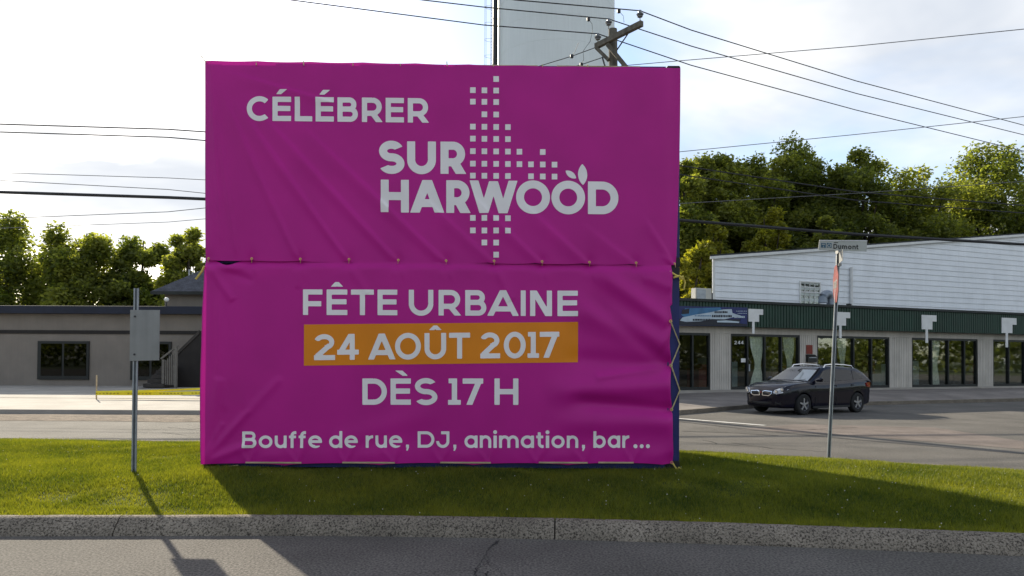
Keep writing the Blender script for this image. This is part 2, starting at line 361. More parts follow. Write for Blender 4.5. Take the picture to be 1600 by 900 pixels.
pt = np.clip((np.sin(bx * 1.3 + 2 * np.sin(by * .9)) * np.sin(by * 2.1 + 1.5 * np.sin(bx * .7 + 1)) + .45 * np.sin(bx * 6.1) * np.sin(by * 5.3) - .55) * 3, 0, 1)
hh = g.uniform(0.020, 0.056, nb) * (1 - .45 * pt) * (0.55 + 0.4 * lf + .45 * cl); ang = g.uniform(0, 2 * np.pi, nb); lean = g.uniform(0.1, 0.9, nb) * hh
la = g.uniform(0, 2 * np.pi, nb); w = g.uniform(0.0025, 0.0045, nb)
V = np.empty((nb, 3, 3)); dx, dy = np.cos(ang) * w, np.sin(ang) * w
V[:, 0] = np.c_[bx - dx, by - dy, z0 - 0.004]; V[:, 1] = np.c_[bx + dx, by + dy, z0 - 0.004]
V[:, 2] = np.c_[bx + np.cos(la) * lean, by + np.sin(la) * lean, z0 + hh]
tone = np.repeat(np.clip(0.15 + 0.45 * g.uniform(0, 1, nb) + 0.45 * (lf - 0.4) + .22 * (cl - .5) + .22 * fr + .22 * pt + (g.uniform(0, 1, nb) > 0.93) * 0.35, 0, 1), 3)
tag(mesh_np('grass', V.reshape(-1, 3), np.arange(nb * 3).reshape(-1, 3), 'grass', tone), 'short mown green grass covering the traffic island', 'grass', kind='stuff')
cx_, cy_, g2 = scatter(420, -9, 9, 11, lambda x, y: np.abs(x) < y * 0.8)
cm = MB()
for x, y, z in zip(cx_, cy_, lawn_z(cx_, cy_)):
    r = rnd.uniform(0.004, 0.007); h = rnd.uniform(0.03, 0.05)
    cm.add([(x - r, y, z + h), (x, y - r, z + h), (x + r, y, z + h), (x, y + r, z + h), (x, y, z + h + r * 1.2), (x, y, z + h - r)], [(0, 1, 4), (1, 2, 4), (2, 3, 4), (3, 0, 4), (1, 0, 5), (2, 1, 5), (3, 2, 5), (0, 3, 5)])
tag(cm.build('clover_flowers', 'clover', fix=False), 'tiny pale clover flowers dotted through the grass', 'clover', kind='stuff')

def strip(pts, w, z, m, name, parent, jag=0.0, seg=0.06):
    """a thin flat ribbon on the ground following a path"""
    P = []
    for (a, b) in zip(pts[:-1], pts[1:]):
        n = max(1, int((Vector(b) - Vector(a)).length / seg))
        P += [Vector(a).lerp(Vector(b), i / n) for i in range(n)]
    P.append(Vector(pts[-1])); rows = []
    ww = w if isinstance(w, tuple) else (w, w)
    for i, p in enumerate(P):
        d = (P[min(i + 1, len(P) - 1)] - P[max(0, i - 1)]).normalized(); nrm = Vector((-d.y, d.x))
        p = p + nrm * rnd.uniform(-jag, jag); t = i / max(1, len(P) - 1); h = (ww[0] * (1 - t) + ww[1] * t) / 2 * rnd.uniform(0.6, 1.4 if jag else 1)
        rows.append([(p.x - nrm.x * h, p.y - nrm.y * h, z), (p.x + nrm.x * h, p.y + nrm.y * h, z)])
    return MB().grid(rows).build(name, m, parent)
def g2d(px, py, z=0.0): p = at(px, py, Z=z); return Vector((p.x, p.y))
for pts, w in (([(779, 846), (772, 851), (764, 857)], (0.028, 0.010)), ([(764, 857), (758, 868), (757, 873), (745, 888)], 0.005), ([(758, 873), (763, 880), (744, 889)], 0.005), ([(762, 868), (764, 883), (776, 888), (790, 900)], 0.004),
               ([(640, 897), (690, 893), (735, 892), (760, 897), (775, 912)], 0.005), ([(745, 888), (742, 902), (730, 930)], 0.014), ([(762, 893), (757, 905)], 0.010)):
    strip([g2d(*p) for p in pts], w, 0.004, 'crack', 'crack', road, 0.012, 0.03)
for pts, w in (([(1098, 688), (1112, 690), (1120, 694)], 0.03), ([(1143, 692), (1168, 696), (1190, 698), (1204, 701)], 0.03), ([(1066, 674), (1140, 676), (1215, 681)], 0.05), ([(1200, 668), (1255, 672), (1338, 668)], 0.05), ([(1060, 690), (1290, 706)], 0.02),
               ([(262, 668), (300, 671), (322, 668)], 0.04), ([(255, 676), (290, 680)], 0.03)):
    strip([g2d(*p) for p in pts], w, 0.004, 'crack', 'crack', road, 0.03, 0.12)
strip([g2d(930, 643), g2d(1064, 659), g2d(1180, 672), g2d(1338, 687), g2d(1600, 709)], 0.16, 0.0045, 'tar', 'tar_seam', road, 0.015, 0.25)
strip([g2d(860, 639), g2d(1064, 654.5), g2d(1195, 665)], (0.20, 0.13), 0.0085, 'paint', 'road_marking', road, 0.003, 0.3)
pp = [g2d(*p) for p in ((1150, 671), (1240, 663), (1460, 668), (1600, 690), (1600, 702), (1338, 681))]
MB().add([(p.x, p.y, 0.004) for p in pp], [tuple(range(6))]).build('asphalt_patch', 'patch', road)

# far block: raised pavement with a kerb face towards us
kl = [(-70, 21.2), (-30, 21.0), (-10, 20.9), (2.5, 21.0), (4.6, 21.5), (5.9, 22.6), (8.4, 25.0), (12, 26.5), (22, 30.4), (45, 39.4)]
def blk_z(y): return 0.125 + 0.2 * min(1, max(0, (y - 21.5) / 9.5))
def block(name, pts, m):
    rows = [[(x, y + (46 - y) * k / 12, blk_z(y + (46 - y) * k / 12) if k else 0.125) for k in range(13)] for x, y in pts]
    mb = MB().grid(rows); n = len(pts); base = len(mb.v)
    mb.v += [(x, y, -0.05) for x, y in pts]; mb.f += [(i * 13, base + i, base + i + 1, (i + 1) * 13) for i in range(n - 1)]
    return tag(mb.build(name, m), kind='structure')
sw = block('sidewalk', kl[:4], 'walk'); fc = block('forecourt', kl[3:], 'fore')
for i in range(len(kl) - 1):
    a, b = Vector(kl[i]), Vector(kl[i + 1]); d = (b - a).normalized(); nn = Vector((d.y, -d.x)); m = MB()
    q = [a + nn * 0.16, b + nn * 0.16, b + nn * 0.004, a + nn * 0.004]
    m.prism([(p.x, p.y, -0.03) for p in q], (0, 0, 0.163)).build('kerb_stone', 'kerb' if i > 2 else 'walk', fc if i > 2 else sw)
strip([(-40, 25.6), (-2, 25.3)], 0.10, blk_z(25.4) + 0.012, 'gravel', 'paving_joint', sw, 0.01, 1.0)
verge = [[(-60 + i * 1.0, 18.4 + rnd.uniform(-.12, .12) + (2.3 * k / 6), 0.006 + (0.03 * rnd.random() if 0 < k < 6 else 0)) for k in range(7)] for i in range(62)]
tag(MB().grid(verge).build('gravel_verge', 'gravel', smooth='all'), kind='structure')
strip([g2d(1064, 628), g2d(1165, 624)], 0.7, blk_z(26) - 0.02, 'cloth_red', 'paving_band', fc) if False else None

# ------------------------------------------------------------------ glyphs as distance fields (photo pixels)
def gl(ch, x, y, W, H, t):
    """signed distance of one letter; x right, y up, cap height H, width W, stroke t"""
    mn, mxm = np.minimum, np.maximum
    def box(x0, y0, x1, y1): return mxm(abs(x - (x0 + x1) / 2) - (x1 - x0) / 2, abs(y - (y0 + y1) / 2) - (y1 - y0) / 2)
    def ell(cx, cy, a, b): return (np.sqrt(((x - cx) / a) ** 2 + ((y - cy) / b) ** 2) - 1) * min(a, b)
    def hp(px, py, nx, ny): l = math.hypot(nx, ny); return ((x - px) * nx + (y - py) * ny) / l
    def seg(p, q, w):
        d = math.hypot(q[0] - p[0], q[1] - p[1]); ux, uy = (q[0] - p[0]) / d, (q[1] - p[1]) / d
        s = (x - p[0]) * ux + (y - p[1]) * uy; n = -(x - p[0]) * uy + (y - p[1]) * ux
        return mxm(abs(s - d / 2) - d / 2, abs(n) - w / 2)
    def ring(cx, cy, a, b, t=t): return mxm(ell(cx, cy, a, b), -ell(cx, cy, a - t, b - t))
    def poly(pts):
        r = None
        for (a, b), (c, d) in zip(pts, pts[1:] + pts[:1]):
            e = hp(a, b, d - b, -(c - a)); r = e if r is None else mxm(r, e)
        return r
    def dbowl(x0, y0, x1, y1, t):
        b = (y1 - y0) / 2; a = min(b, (x1 - x0) * 0.75); cy = (y0 + y1) / 2
        o = mn(box(x0, y0, x1 - a, y1), mxm(ell(x1 - a, cy, a, b), x1 - a - 0.01 - x))
        i = mn(box(x0 + t, y0 + t, x1 - a + .01, y1 - t), mxm(ell(x1 - a, cy, a - t, b - t), x1 - a - 0.02 - x))
        return mxm(o, -i)
    U = lambda *a: __import__('functools').reduce(mn, a)
    def dia(p, q, w):   # diagonal with flat ends at y of p and q; w measured horizontally
        return poly([(p[0], p[1]), (p[0] + w, p[1]), (q[0] + w, q[1]), (q[0], q[1])] if p[1] < q[1] else [(q[0], q[1]), (q[0] + w, q[1]), (p[0] + w, p[1]), (p[0], p[1])])
    acc = None
    for a, b in (('É', 'E'), ('È', 'E'), ('Ê', 'E'), ('Û', 'U')):
        if ch == a: acc = a; ch = b
    X = H * 0.75                       # x-height
    if ch == 'E': f = U(box(0, 0, t, H), box(0, 0, W, t), box(0, H - t, W, H), box(0, (H - t) / 2 + .02 * H, W * .96, (H + t) / 2 + .02 * H))
    elif ch == 'F': f = U(box(0, 0, t, H), box(0, H - t, W, H), box(0, H * .40 - t * .3, W * .94, H * .40 + t * .7))
    elif ch == 'L': f = U(box(0, 0, t, H), box(0, 0, W, t))
    elif ch == 'T': f = U(box(0, H - t, W, H), box(W / 2 - t / 2, 0, W / 2 + t / 2, H))
    elif ch == 'H': f = U(box(0, 0, t, H), box(W - t, 0, W, H), box(0, (H - t) / 2, W, (H + t) / 2))
    elif ch == 'I': f = box(0, 0, W, H)
    elif ch == 'U': r = W / 2; f = U(box(0, r, t, H), box(W - t, r, W, H), mxm(ring(r, r - .015 * H, r, r), y - r - .02))
    elif ch in 'O0': f = ring(W / 2, H / 2, W / 2, H * .515)
    elif ch == 'C':
        a = W * .56; f = mxm(ring(a, H / 2, a, H * .515), -mn(9e9, mxm(hp(a, H / 2, -.72, .69 * 1), mxm(hp(a, H / 2, -.72, -.69), -9e9))))
        f = mxm(f, x - W)
    elif ch == 'D': f = dbowl(0, 0, W, H, t)
    elif ch == 'B': f = U(dbowl(0, 0, W, H * .5 + t / 2 + .02 * H, t), dbowl(0, H * .5 - t / 2 + .02 * H, W * .93, H, t))
    elif ch in 'R': f = U(dbowl(0, H * .36 - t / 2, W * .95, H, t), box(0, 0, t, H), dia((W - t * 1.32, 0), (W * .46 - t * .5, H * .38), t * 1.32))
    elif ch == 'A':
        w = t * 1.22; f = U(dia((0, 0), (W / 2 - w / 2, H), w), dia((W - w, 0), (W / 2 - w / 2, H), w), mxm(box(0, H * .17, W, H * .17 + t), mxm(hp(0, 0, -H, W / 2 - w / 2), hp(W, 0, H, W / 2 - w / 2))))
    elif ch == 'W':
        w = t * 1.12; k = W * .30 - w / 2; f = U(dia((k, 0), (0, H), w), dia((k, 0), (W / 2 - w / 2, H * .98), w), dia((W - k - w, 0), (W / 2 - w / 2, H * .98), w), dia((W - k - w, 0), (W - w, H), w))
    elif ch == 'N': f = U(box(0, 0, t, H), box(W - t, 0, W, H), dia((W - t * 1.3, 0), (0, H), t * 1.3))
    elif ch == 'S':
        b = (H * 1.03 + t) / 4; a = W / 2; k = .46
        up = mxm(ring(a * .98, H * 1.015 - b, a * .96, b), mn(x - a, hp(a, H * 1.015 - b, k, -1))); up = mxm(up, -mxm(a - x, H * 1.015 - b - y + b * k * 1.0) if False else up)
        up = mxm(ring(a * .98, H * 1.015 - b, a * .96, b), -mxm(mxm(a - x, 0 * x - 9), hp(a, H * 1.015 - b, -.42, 1)))
        lo = mxm(ring(a, b - .015 * H, a, b), -mxm(x - a, hp(a, b - .015 * H, .42, -1)))
        f = mn(up, lo)
    elif ch == '2':
        b = H * .31; a = W * .48
        up = mxm(ring(a, H - b, a, b), -mxm(hp(a, H - b, .25, 1) if False else (y - (H - b) - .02 * H), x - a)); up = mxm(up, -mxm(hp(a, H - b, .9, 1), -9 + 0 * x))if False else mxm(ring(a, H - b, a, b), -mxm(x - a * 1.0, y - (H - b + .05 * H)))
        up = mxm(up, -hp(a, H - b, .62, 1) - b * .32)
        f = U(up, box(0, 0, W, t), seg((t * .55, t * .75), (a + (a - t / 2) * .70, H - b - (b - t / 2) * .60), t * 1.02))
        f = mxm(f, mn(mn(-y, y - H * 1.1) if False else -y, 0 * y)) if False else f
    elif ch == '4': f = U(box(W * .58, 0, W * .58 + t, H * 1.0), box(0, H * .2, W, H * .2 + t), dia((0, H * .2 + t * .4), (W * .58 - t * .25, H), t * 1.25))
    elif ch == '1': f = U(box(W * .5 - t / 2, 0, W * .5 + t / 2, H), box(0, 0, W, t * .92), box(W * .04, H - t * .92, W * .5, H))
    elif ch == '7': f = U(box(0, H - t, W, H), dia((W * .18, 0), (W - t * 1.15, H), t * 1.15), box(0, H - t * 1.25, t * .8, H) if False else box(0, H - t, W, H))
    elif ch == 'J': r = W * .52; f = U(box(W - t, r, W, H), mxm(ring(W - r, r - .01 * H, r, r), mxm(y - r - .02, -9 + 0 * x)), box(W * .35, H - t, W, H)); f = mxm(f, -mxm(x - (W - r) * .98, (y - r * .62)) if False else mxm(f, -mxm(x - (W - r * 1.0), y - 99) + 0) if False else f)
    elif ch in 'oaedbq':
        a, b = W / 2, X / 2; c = a
        f = ring(a, b, a, b * 1.02)
        if ch in 'ad': f = mn(f, box(W - t, 0, W, X if ch == 'a' else H * 1.02))
        if ch == 'b': f = mn(f, box(0, 0, t, H * 1.02))
        if ch == 'e': f = mn(mxm(f, -mxm(box(a, b - t * 1.35, W + 2, b - t * .40), a - x)), box(t * .4, b - t * .42, W - t * .3, b + t * .50))
    elif ch == 'u': r = W / 2; f = U(box(0, r, t, X), box(W - t, 0, W, X), mxm(ring(r, r - .01 * H, r, r), y - r - .02))
    elif ch == 'n': r = W / 2; f = U(box(0, 0, t, X), box(W - t, 0, W, X - r), mxm(ring(r, X - r + .01 * H, r, r), X - r - .02 - y))
    elif ch == 'm':
        k = (W + t) / 2; r = k / 2; f = U(box(0, 0, t, X), box(k - t, 0, k, X - r), box(W - t, 0, W, X - r), mxm(mn(ring(r, X - r + .01 * H, r, r), ring(W - r, X - r + .01 * H, r, r)), X - r - .02 - y))
    elif ch == 'r': r = W * .95; f = U(box(0, 0, t, X), mxm(ring(r, X - r + .01 * H, r, r), mxm(x - W, X - r * .95 - y)))
    elif ch == 'i': f = U(box(0, 0, W, X), ell(W / 2, H * 1.0 - t * .25, t * .66, t * .66))
    elif ch == 'f': r = W * .62; f = U(box(W * .22, 0, W * .22 + t, H - r), box(0, X - t * .9, W * .95, X), mxm(ring(W * .22 + r, H - r + .02 * H, r, r), mxm(x - W, H - r - y)))
    elif ch == 't': r = W * .62; f = U(box(W * .22, r, W * .22 + t, H * .95), box(0, X - t * .9, W * .95, X), mxm(ring(W * .22 + r, r, r, r), mxm(x - W, y - r)))
    elif ch == ',': f = U(box(W * .3, 0, W * .3 + t, t * 1.05), poly([(W * .3 + t * .05, -t * 1.0), (W * .3 + t * .55, -t * 1.0), (W * .3 + t, 0.02), (W * .3 + t * .2, 0.02)]))
    elif ch == '.': f = ell(W / 2, t * .62, t * .66, t * .66)
    else: f = 0 * x + 9
    if acc in ('É', 'È'):
        s = 1 if acc == 'É' else -1; c = W * .52; y0, y1 = H * 1.10, H * 1.30
        p = [(c - s * W * .20 - t * .45, y0), (c - s * W * .20 + t * .55, y0), (c + s * W * .10 + t * .65, y1), (c + s * W * .10 - t * .75, y1)]
        f = mn(f, poly(p))
    if acc in ('Ê', 'Û'):
        c = W * .5; y0, y1 = H * 1.11, H * 1.29; q = W * .30
        f = U(f, poly([(c - q, y0), (c - q + t * 1.15, y0), (c + t * .35, y1), (c - t * .35, y1)]), poly([(c + q - t * 1.15, y0), (c + q, y0), (c + t * .35, y1), (c - t * .35, y1)]))
    return f

def march(fun, x0, y0, x1, y1, step, place, mb):
    """fill the region fun<0 with small polygons, outline interpolated; place(px,py)->point"""
    nx, ny = int((x1 - x0) / step) + 2, int((y1 - y0) / step) + 2
    gx, gy = np.meshgrid(x0 + step * np.arange(nx), y0 + step * np.arange(ny)); val = fun(gx, gy)
    ins = val < 0; cnt = ins[:-1, :-1].astype(int) + ins[1:, :-1] + ins[:-1, 1:] + ins[1:, 1:]
    vid = {}; pts = []
    def vert(k, x, y):
        if k not in vid: vid[k] = len(pts); pts.append((x, y))
        return vid[k]
    fs = []
    for j, i in zip(*np.nonzero(cnt)):
        c = [(i, j), (i + 1, j), (i + 1, j + 1), (i, j + 1)]; poly = []
        for q in range(4):
            a, b = c[q], c[(q + 1) % 4]; va, vb = val[a[1], a[0]], val[b[1], b[0]]
            if va < 0: poly.append(vert(a, gx[0, 0] + a[0] * step, gy[0, 0] + a[1] * step))
            if (va < 0) != (vb < 0):
                t = min(.98, max(.02, va / (va - vb))); k = (min(a, b), max(a, b))
                poly.append(vert(k, gx[0, 0] + (a[0] + (b[0] - a[0]) * t) * step, gy[0, 0] + (a[1] + (b[1] - a[1]) * t) * step))
        if len(poly) > 2: fs.append(tuple(poly))
    if pts:
        P = place(np.array([p[0] for p in pts]), np.array([p[1] for p in pts]))
        mb.add([tuple(p) for p in P], fs)
def word_fun(spec, topL, baseL, topR, baseR, t):
    xa, xb = spec[0][1], spec[-1][2]
    def fun(gx, gy):
        k = (gx - xa) / (xb - xa); base = baseL + (baseR - baseL) * k; H = ((baseL - topL) + (baseR - topR)) / 2; r = gx * 0 + 9
        for ch, a, b in spec: r = np.minimum(r, gl(ch, gx - a, base - gy, b - a, H, t))
        return r
    return fun
RELW = dict(B=.82, o=.78, u=.68, f=.42, e=.78, d=.78, r=.44, D=.92, J=.70, a=.78, n=.68, i=.20, m=1.16, t=.44, b=.78)
RELW.update({',': .30, '.': .30, ' ': .35})
def auto_spec(txt, x0, x1, H, gap=.13):
    ws = [RELW[c] for c in txt]; tot = sum(ws) + gap * (len(txt) - 1); k = (x1 - x0) / tot; x = x0; s = []
    for c, w in zip(txt, ws): s.append((c, x, x + w * k)); x += (w + gap) * k
    return s

# ------------------------------------------------------------------ shipping containers
CL, CW, CH = 6.058, 2.438, 2.591
def container():
    root = thing('shipping_container', '', 'container')
    for sx in (0, 1):
        for sy in (0, 1):
            MB().bb((CL * sx - (0.16 if sx else 0), CW * sy - (0.13 if sy else 0), 0.118), (CL * sx + (0 if sx else 0.16), CW * sy + (0 if sy else 0.13), CH - 0.118)).build('corner_post', 'cont_blue', root, bevel=0.008)
            for sz in (0, 1):
                MB().bb(((CL - .172) * sx - .006 + .006 * 2 * sx * 1, (CW - .160) * sy - .006 + .012 * sy, (CH - .118) * sz), ((CL - .172) * sx + .172 + .006 * (2 * sx - 1), (CW - .160) * sy + .160 + .006 * (2 * sy - 1), (CH - .118) * sz + .118)).build('corner_casting', 'cont_dark', root, bevel=0.01)
    for sy in (0, 1):
        y0 = CW - 0.1 if sy else 0
        MB().bb((0.18, y0 + (0 if not sy else .0), 0.02), (CL - 0.18, y0 + 0.1, 0.16)).build('bottom_rail', 'cont_blue', root)
        MB().bb((0.18, y0, CH - 0.09), (CL - 0.18, y0 + 0.1, CH - 0.012)).build('top_rail', 'cont_blue', root)
        prof = []; x = 0.16; k = 0
        pat = [(0.072, 0), (0.068, 1), (0.070, 1), (0.068, 0)]
        yin, yout = (0.045, 0.012) if not sy else (CW - .045, CW - .012)
        prof.append((x, yout))
        while x < CL - 0.16 - 0.28:
            for dx, st in ((0.072, yout), (0.068, yin), (0.070, yin), (0.068, yout)): x += dx; prof.append((x, st))
        prof.append((CL - 0.16, yout))
        MB().grid([[(a, b, z) for a, b in prof] for z in (0.16, CH - 0.09)]).build('side_panel', 'cont_blue', root)
    for sx in (0, 1):
        x0 = CL - 0.1 if sx else 0
        MB().bb((x0, .16, .02), (x0 + .1, CW - .16, .16)).build('end_sill', 'cont_blue', root)
        MB().bb((x0, .16, CH - .13), (x0 + .1, CW - .16, CH - .012)).build('end_header', 'cont_blue', root)
    prof = []; y = .13; s = 0
    while y < CW - .13: prof.append((.014 if s else .05, y)); prof.append((.014 if s else .05, min(CW - .13, y + .1))); y += .14; s = 1 - s
    MB().grid([[(a, b, z) for a, b in prof] for z in (.16, CH - .13)]).build('end_panel', 'cont_blue', root)
    for k in (0, 1):
        d = MB().bb((CL - .07, .135 + k * (CW / 2 - .13), .165), (CL - .02, CW / 2 - .005 + k * (CW / 2 - .13), CH - .135)).build('door', 'cont_blue', root, bevel=.01)
        for q in (.3, .8): MB().tube([(CL + .002, .135 + k * (CW / 2 - .13) + q, .1), (CL + .002, .135 + k * (CW / 2 - .13) + q, CH - .1)], .017).build('lock_rod', 'steel', d)
    rr = [[(.02 + (CL - .04) * i / 84, y, CH - .02 - (.018 if i % 4 < 2 else 0)) for y in (.05, CW - .05)] for i in range(85)]
    MB().grid(rr).build('roof', 'cont_blue', root)
    MB().bb((.1, .1, .05), (CL - .1, CW - .1, .1)).build('floor', 'cont_dark', root)
    return root
c1 = container(); tag(c1, 'dark blue shipping container standing on the grass, behind the lower magenta banner')
c1.location = (XL, D, BASE)
c2 = copy_tree(c1); c2.location = (XL + 0.005, D + .01, BASE + CH); tag(c2, 'dark blue shipping container stacked on top, behind the upper magenta banner')
for c in (c1, c2): c['group'] = 'stacked shipping containers'

# ------------------------------------------------------------------ banners
PLANE = D - 0.055
def ridge(px, py, a, b, w, amp, fade=0.25, wend=None, sharp=False):
    """smooth fold along a line a->b (photo pixels)"""
    ax, ay = a; bx_, by_ = b; L_ = math.hypot(bx_ - ax, by_ - ay); ux, uy = (bx_ - ax) / L_, (by_ - ay) / L_
    s = ((px - ax) * ux + (py - ay) * uy) / L_; n = -(px - ax) * uy + (py - ay) * ux
    ww = w if wend is None else w + (wend - w) * np.clip(s, 0, 1)
    f = np.clip((s + 0.02) / fade, 0, 1) * np.clip((1.02 - s) / 0.06, 0, 1)
    f = f * f * (3 - 2 * f)
    if sharp: ww = np.where(n < 0, ww * .55, ww * 2.2)
    return amp * f * np.exp(-(n / ww) ** 2)
GR = [(325, 407.5), (393, 408), (469, 408.5), (545, 409), (622, 410), (697, 411), (772, 411.5), (847, 412.5), (921, 413.5), (994, 414.5), (1055, 415.5)]
def wu(px, py):
    px = np.asarray(px, float); py = np.asarray(py, float)
    w = 0.010 * np.sin(px / 83.0 + .4) * np.sin(py / 97.0 + 1) + 0.003 * np.sin(px / 17 + py / 60) * np.clip((py - 250) / 150, 0, 1)
    for a, b, wd, am in (((336, 120), (467, 405), 5, .016), ((350, 135), (545, 407), 6, .018), ((372, 140), (621, 408), 7, .018), ((430, 160), (697, 410), 8, .016), ((330, 110), (372, 400), 4, .012), ((330, 120), (349, 380), 3.5, .010),
                         ((640, 290), (772, 411), 8, .012), ((720, 290), (846, 412), 8, .014), ((800, 305), (920, 413), 9, .014), ((900, 345), (994, 414), 9, .010), ((1000, 330), (1055, 414), 5, .012), ((1030, 395), (1056, 414), 3, .008), ((330, 106), (520, 160), 7, .010)):
        w = w + ridge(px, py, a, b, wd * 1.1, am * 1.3, .5, wd * .5, True)
    for gx, gy in GR:   # pulled in at each grommet
        w = w - 0.020 * np.exp(-(((px - gx) / 9) ** 2 + ((py - gy) / 13) ** 2))
    w = w - 0.03 * np.exp(-((px - 1058) / 14) ** 2) - .02 * np.exp(-((px - 320) / 8) ** 2)
    return w
def wl(px, py):
    px = np.asarray(px, float); py = np.asarray(py, float)
    w = 0.014 * np.sin(px / 71.0 + 2) * np.sin(py / 88.0) + .02
    for a, b, wd, am in (((921, 416), (1046, 505), 15, .050), ((905, 455), (1048, 572), 13, -.030), ((880, 470), (1040, 540), 22, .045), ((870, 560), (1050, 572), 16, -.030), ((845, 612), (1050, 603), 20, .050), ((880, 625), (1050, 641), 12, -.045), ((850, 660), (1050, 660), 20, .03),
                         ((1050, 572), (930, 590), 7, .020), ((1000, 430), (1048, 450), 10, .02), ((325, 412), (365, 470), 7, .018), ((325, 412), (395, 440), 6, -.010), ((316, 722), (440, 590), 7, .012), ((316, 724), (400, 690), 7, .020), ((316, 724), (345, 590), 9, .016), ((340, 430), (352, 640), 8, .008), ((390, 425), (385, 640), 10, .007),
                         ((470, 412), (465, 450), 5, .010), ((545, 412), (575, 460), 7, .008), ((772, 414), (800, 470), 8, .010), ((700, 640), (520, 690), 18, .010), ((345, 420), (338, 690), 4, .006), ((372, 425), (362, 600), 4, .005), ((316, 724), (392, 640), 5, .012), ((316, 724), (350, 660), 4, .012)):
        w = w + ridge(px, py, a, b, wd, am, .3, wd * .8)
    for gx, gy in GR: w = w - 0.030 * np.exp(-(((px - gx) / 9) ** 2 + ((py - gy) / 12) ** 2)) + .004 * np.exp(-(((px - gx - 37) / 26) ** 2 + ((py - gy - 10) / 10) ** 2))
    w = w + .028 * np.exp(-(((px - 356) / 26) ** 2 + ((py - 419) / 8) ** 2))
    w = w - .028 * np.exp(-((py - 407 - (px - 320) * .0115) / 6.0) ** 2)
    for gy in (500, 571, 640, 722): w = w - .04 * np.exp(-(((px - 1051) / 14) ** 2 + ((py - gy) / 13) ** 2))
    for k in range(1, 10):     # short pull lines rising from the bottom ties
        gx = 318 + 74.5 * k
        for dx, dy in ((-24, -34), (20, -42), (6, -30)): w = w + ridge(px, py, (gx + dx + 5 * math.sin(k * 3), 723 + dy), (gx, 724), 4.5, .008, .6, 2.2, True)
    for gx, gy in GR[1:]:      # and hanging from the seam ties
        for dx, dy in ((14, 36), (-10, 26)): w = w + ridge(px, py, (gx + dx + 4 * math.sin(gx), gy + dy), (gx, gy + 3), 4.5, .007, .6, 2.2, True)
    for k in range(11):        # scallops along the bottom
        gx = 318 + 74.5 * k; w = w + .016 * np.exp(-(((px - gx - 37) / 24) ** 2 + ((py - 712) / 13) ** 2)) * (1 if k % 2 else .4)
    return w
def place_on(wf, lift):
    def f(px, py):
        w = wf(px, py); P = []
        for a, b, c in zip(np.atleast_1d(px), np.atleast_1d(py), np.atleast_1d(w)):
            p = at(a, b, Y=PLANE); P.append((p.x, PLANE - c - lift, p.z))
        return P
    return f
def banner(name, label, wf, edge, nu, nv, flap):
    root = thing(name, label, 'banner', (0, 0, 0), group='magenta event banners')
    rows = []
    for j in range(nv + 1):
        v = j / nv; px = []; py = []
        for i in range(nu + 1): a, b = edge(i / nu, v); px.append(a); py.append(b)
        r = place_on(wf, 0)(np.array(px), np.array(py))
        left = [(r[0][0] + f[0] - .0, r[0][1] + f[1], r[0][2]) for f in flap(v)]
        x, y, z = r[-1]; right = [(x + .006, y + .012, z), (x + .008, y + .03, z)]
        rows.append(left + r + right)
    MB().grid(rows).build('sheet', 'magenta', root, smooth='all')
    return root
def edge_u(u, v):
    xl = 318.8 + 1.6 * v; xr = 1063.5 - 6.5 * v ** 2
    yt = 93.2 + 11.8 * u + .8 * math.sin(math.pi * u) + 1.2 * abs(math.sin(math.pi * u * 9)); yb = 408 + 7.5 * u + (1.6 * abs(math.sin(math.pi * (u - .0) * 10)) ** .7 - 1.8) - .4
    return xl + (xr - xl) * u, yt + (yb - yt) * v
def edge_l(u, v):
    xl = 321 - 4.5 * min(1, v * 4) - 2.0 * v + 1.2 * math.sin(v * 7); xr = 1049.5 + 2.5 * v - 5.0 * abs(math.sin(math.pi * (v - .28) * 4.5)) * (1 if .2 < v < .75 else .2)
    yt = 405.5 + 8.5 * u + (8.5 * math.exp(-((u - .048) / .022) ** 2)); yb = 727 - .8 * u - 3.6 * abs(math.sin(math.pi * u * 5.0 + .35)) ** .6
    return xl + (xr - xl) * u, yt + (yb - yt) * v
flap_u = lambda v: [(.004, .13), (-.002, .055), (-.004, .03), (-.002, .010)]
flap_l = lambda v: [(-.012, .028), (-.010, .014), (-.006, .004)]
bu = banner('banner', 'upper magenta vinyl banner with a white dot map, tied across the top container', wu, edge_u, 250, 120, flap_u)
bl = banner('banner', 'lower magenta vinyl banner with an orange date bar, laced over the bottom container', wl, edge_l, 250, 120, flap_l)
z1 = lambda x: 380 + x / 2.6667; zy1 = lambda y: 120 + y / 2.6667
z2 = lambda x: 370 + x / 2.4615; zy2 = lambda y: 430 + y / 2.4615
def put_word(spec, tL, bL, tR, bR, t, wf, parent, lift=.003, pre=None, name='lettering', m='print_white', step=.9):
    f = word_fun(spec, tL, bL, tR, bR, t)
    if pre: f0 = f; f = lambda gx, gy: pre(gx, gy, f0(gx, gy))
    mb = MB(); H = bL - tL
    march(f, spec[0][1] - 3, min(tL, tR) - H * .36, spec[-1][2] + 3, max(bL, bR) + H * .22, step, place_on(wf, lift), mb)
    return mb.build(name, m, parent, smooth='all')
S1 = lambda s: [(c, z1(a), z1(b)) for c, a, b in s]
S2 = lambda s: [(c, z2(a), z2(b)) for c, a, b in s]
put_word(S1([('C', 15, 110), ('É', 122, 200), ('L', 215, 288), ('É', 302, 378), ('B', 393, 478), ('R', 495, 582), ('E', 594, 670), ('R', 686, 775)]), zy1(79), zy1(183), zy1(93), zy1(192), 8.1, wu, bu)
put_word(S1([('S', 565, 672), ('U', 683, 803), ('R', 822, 930)]), zy1(269), zy1(402), zy1(270), zy1(405), 12.6, wu, bu)
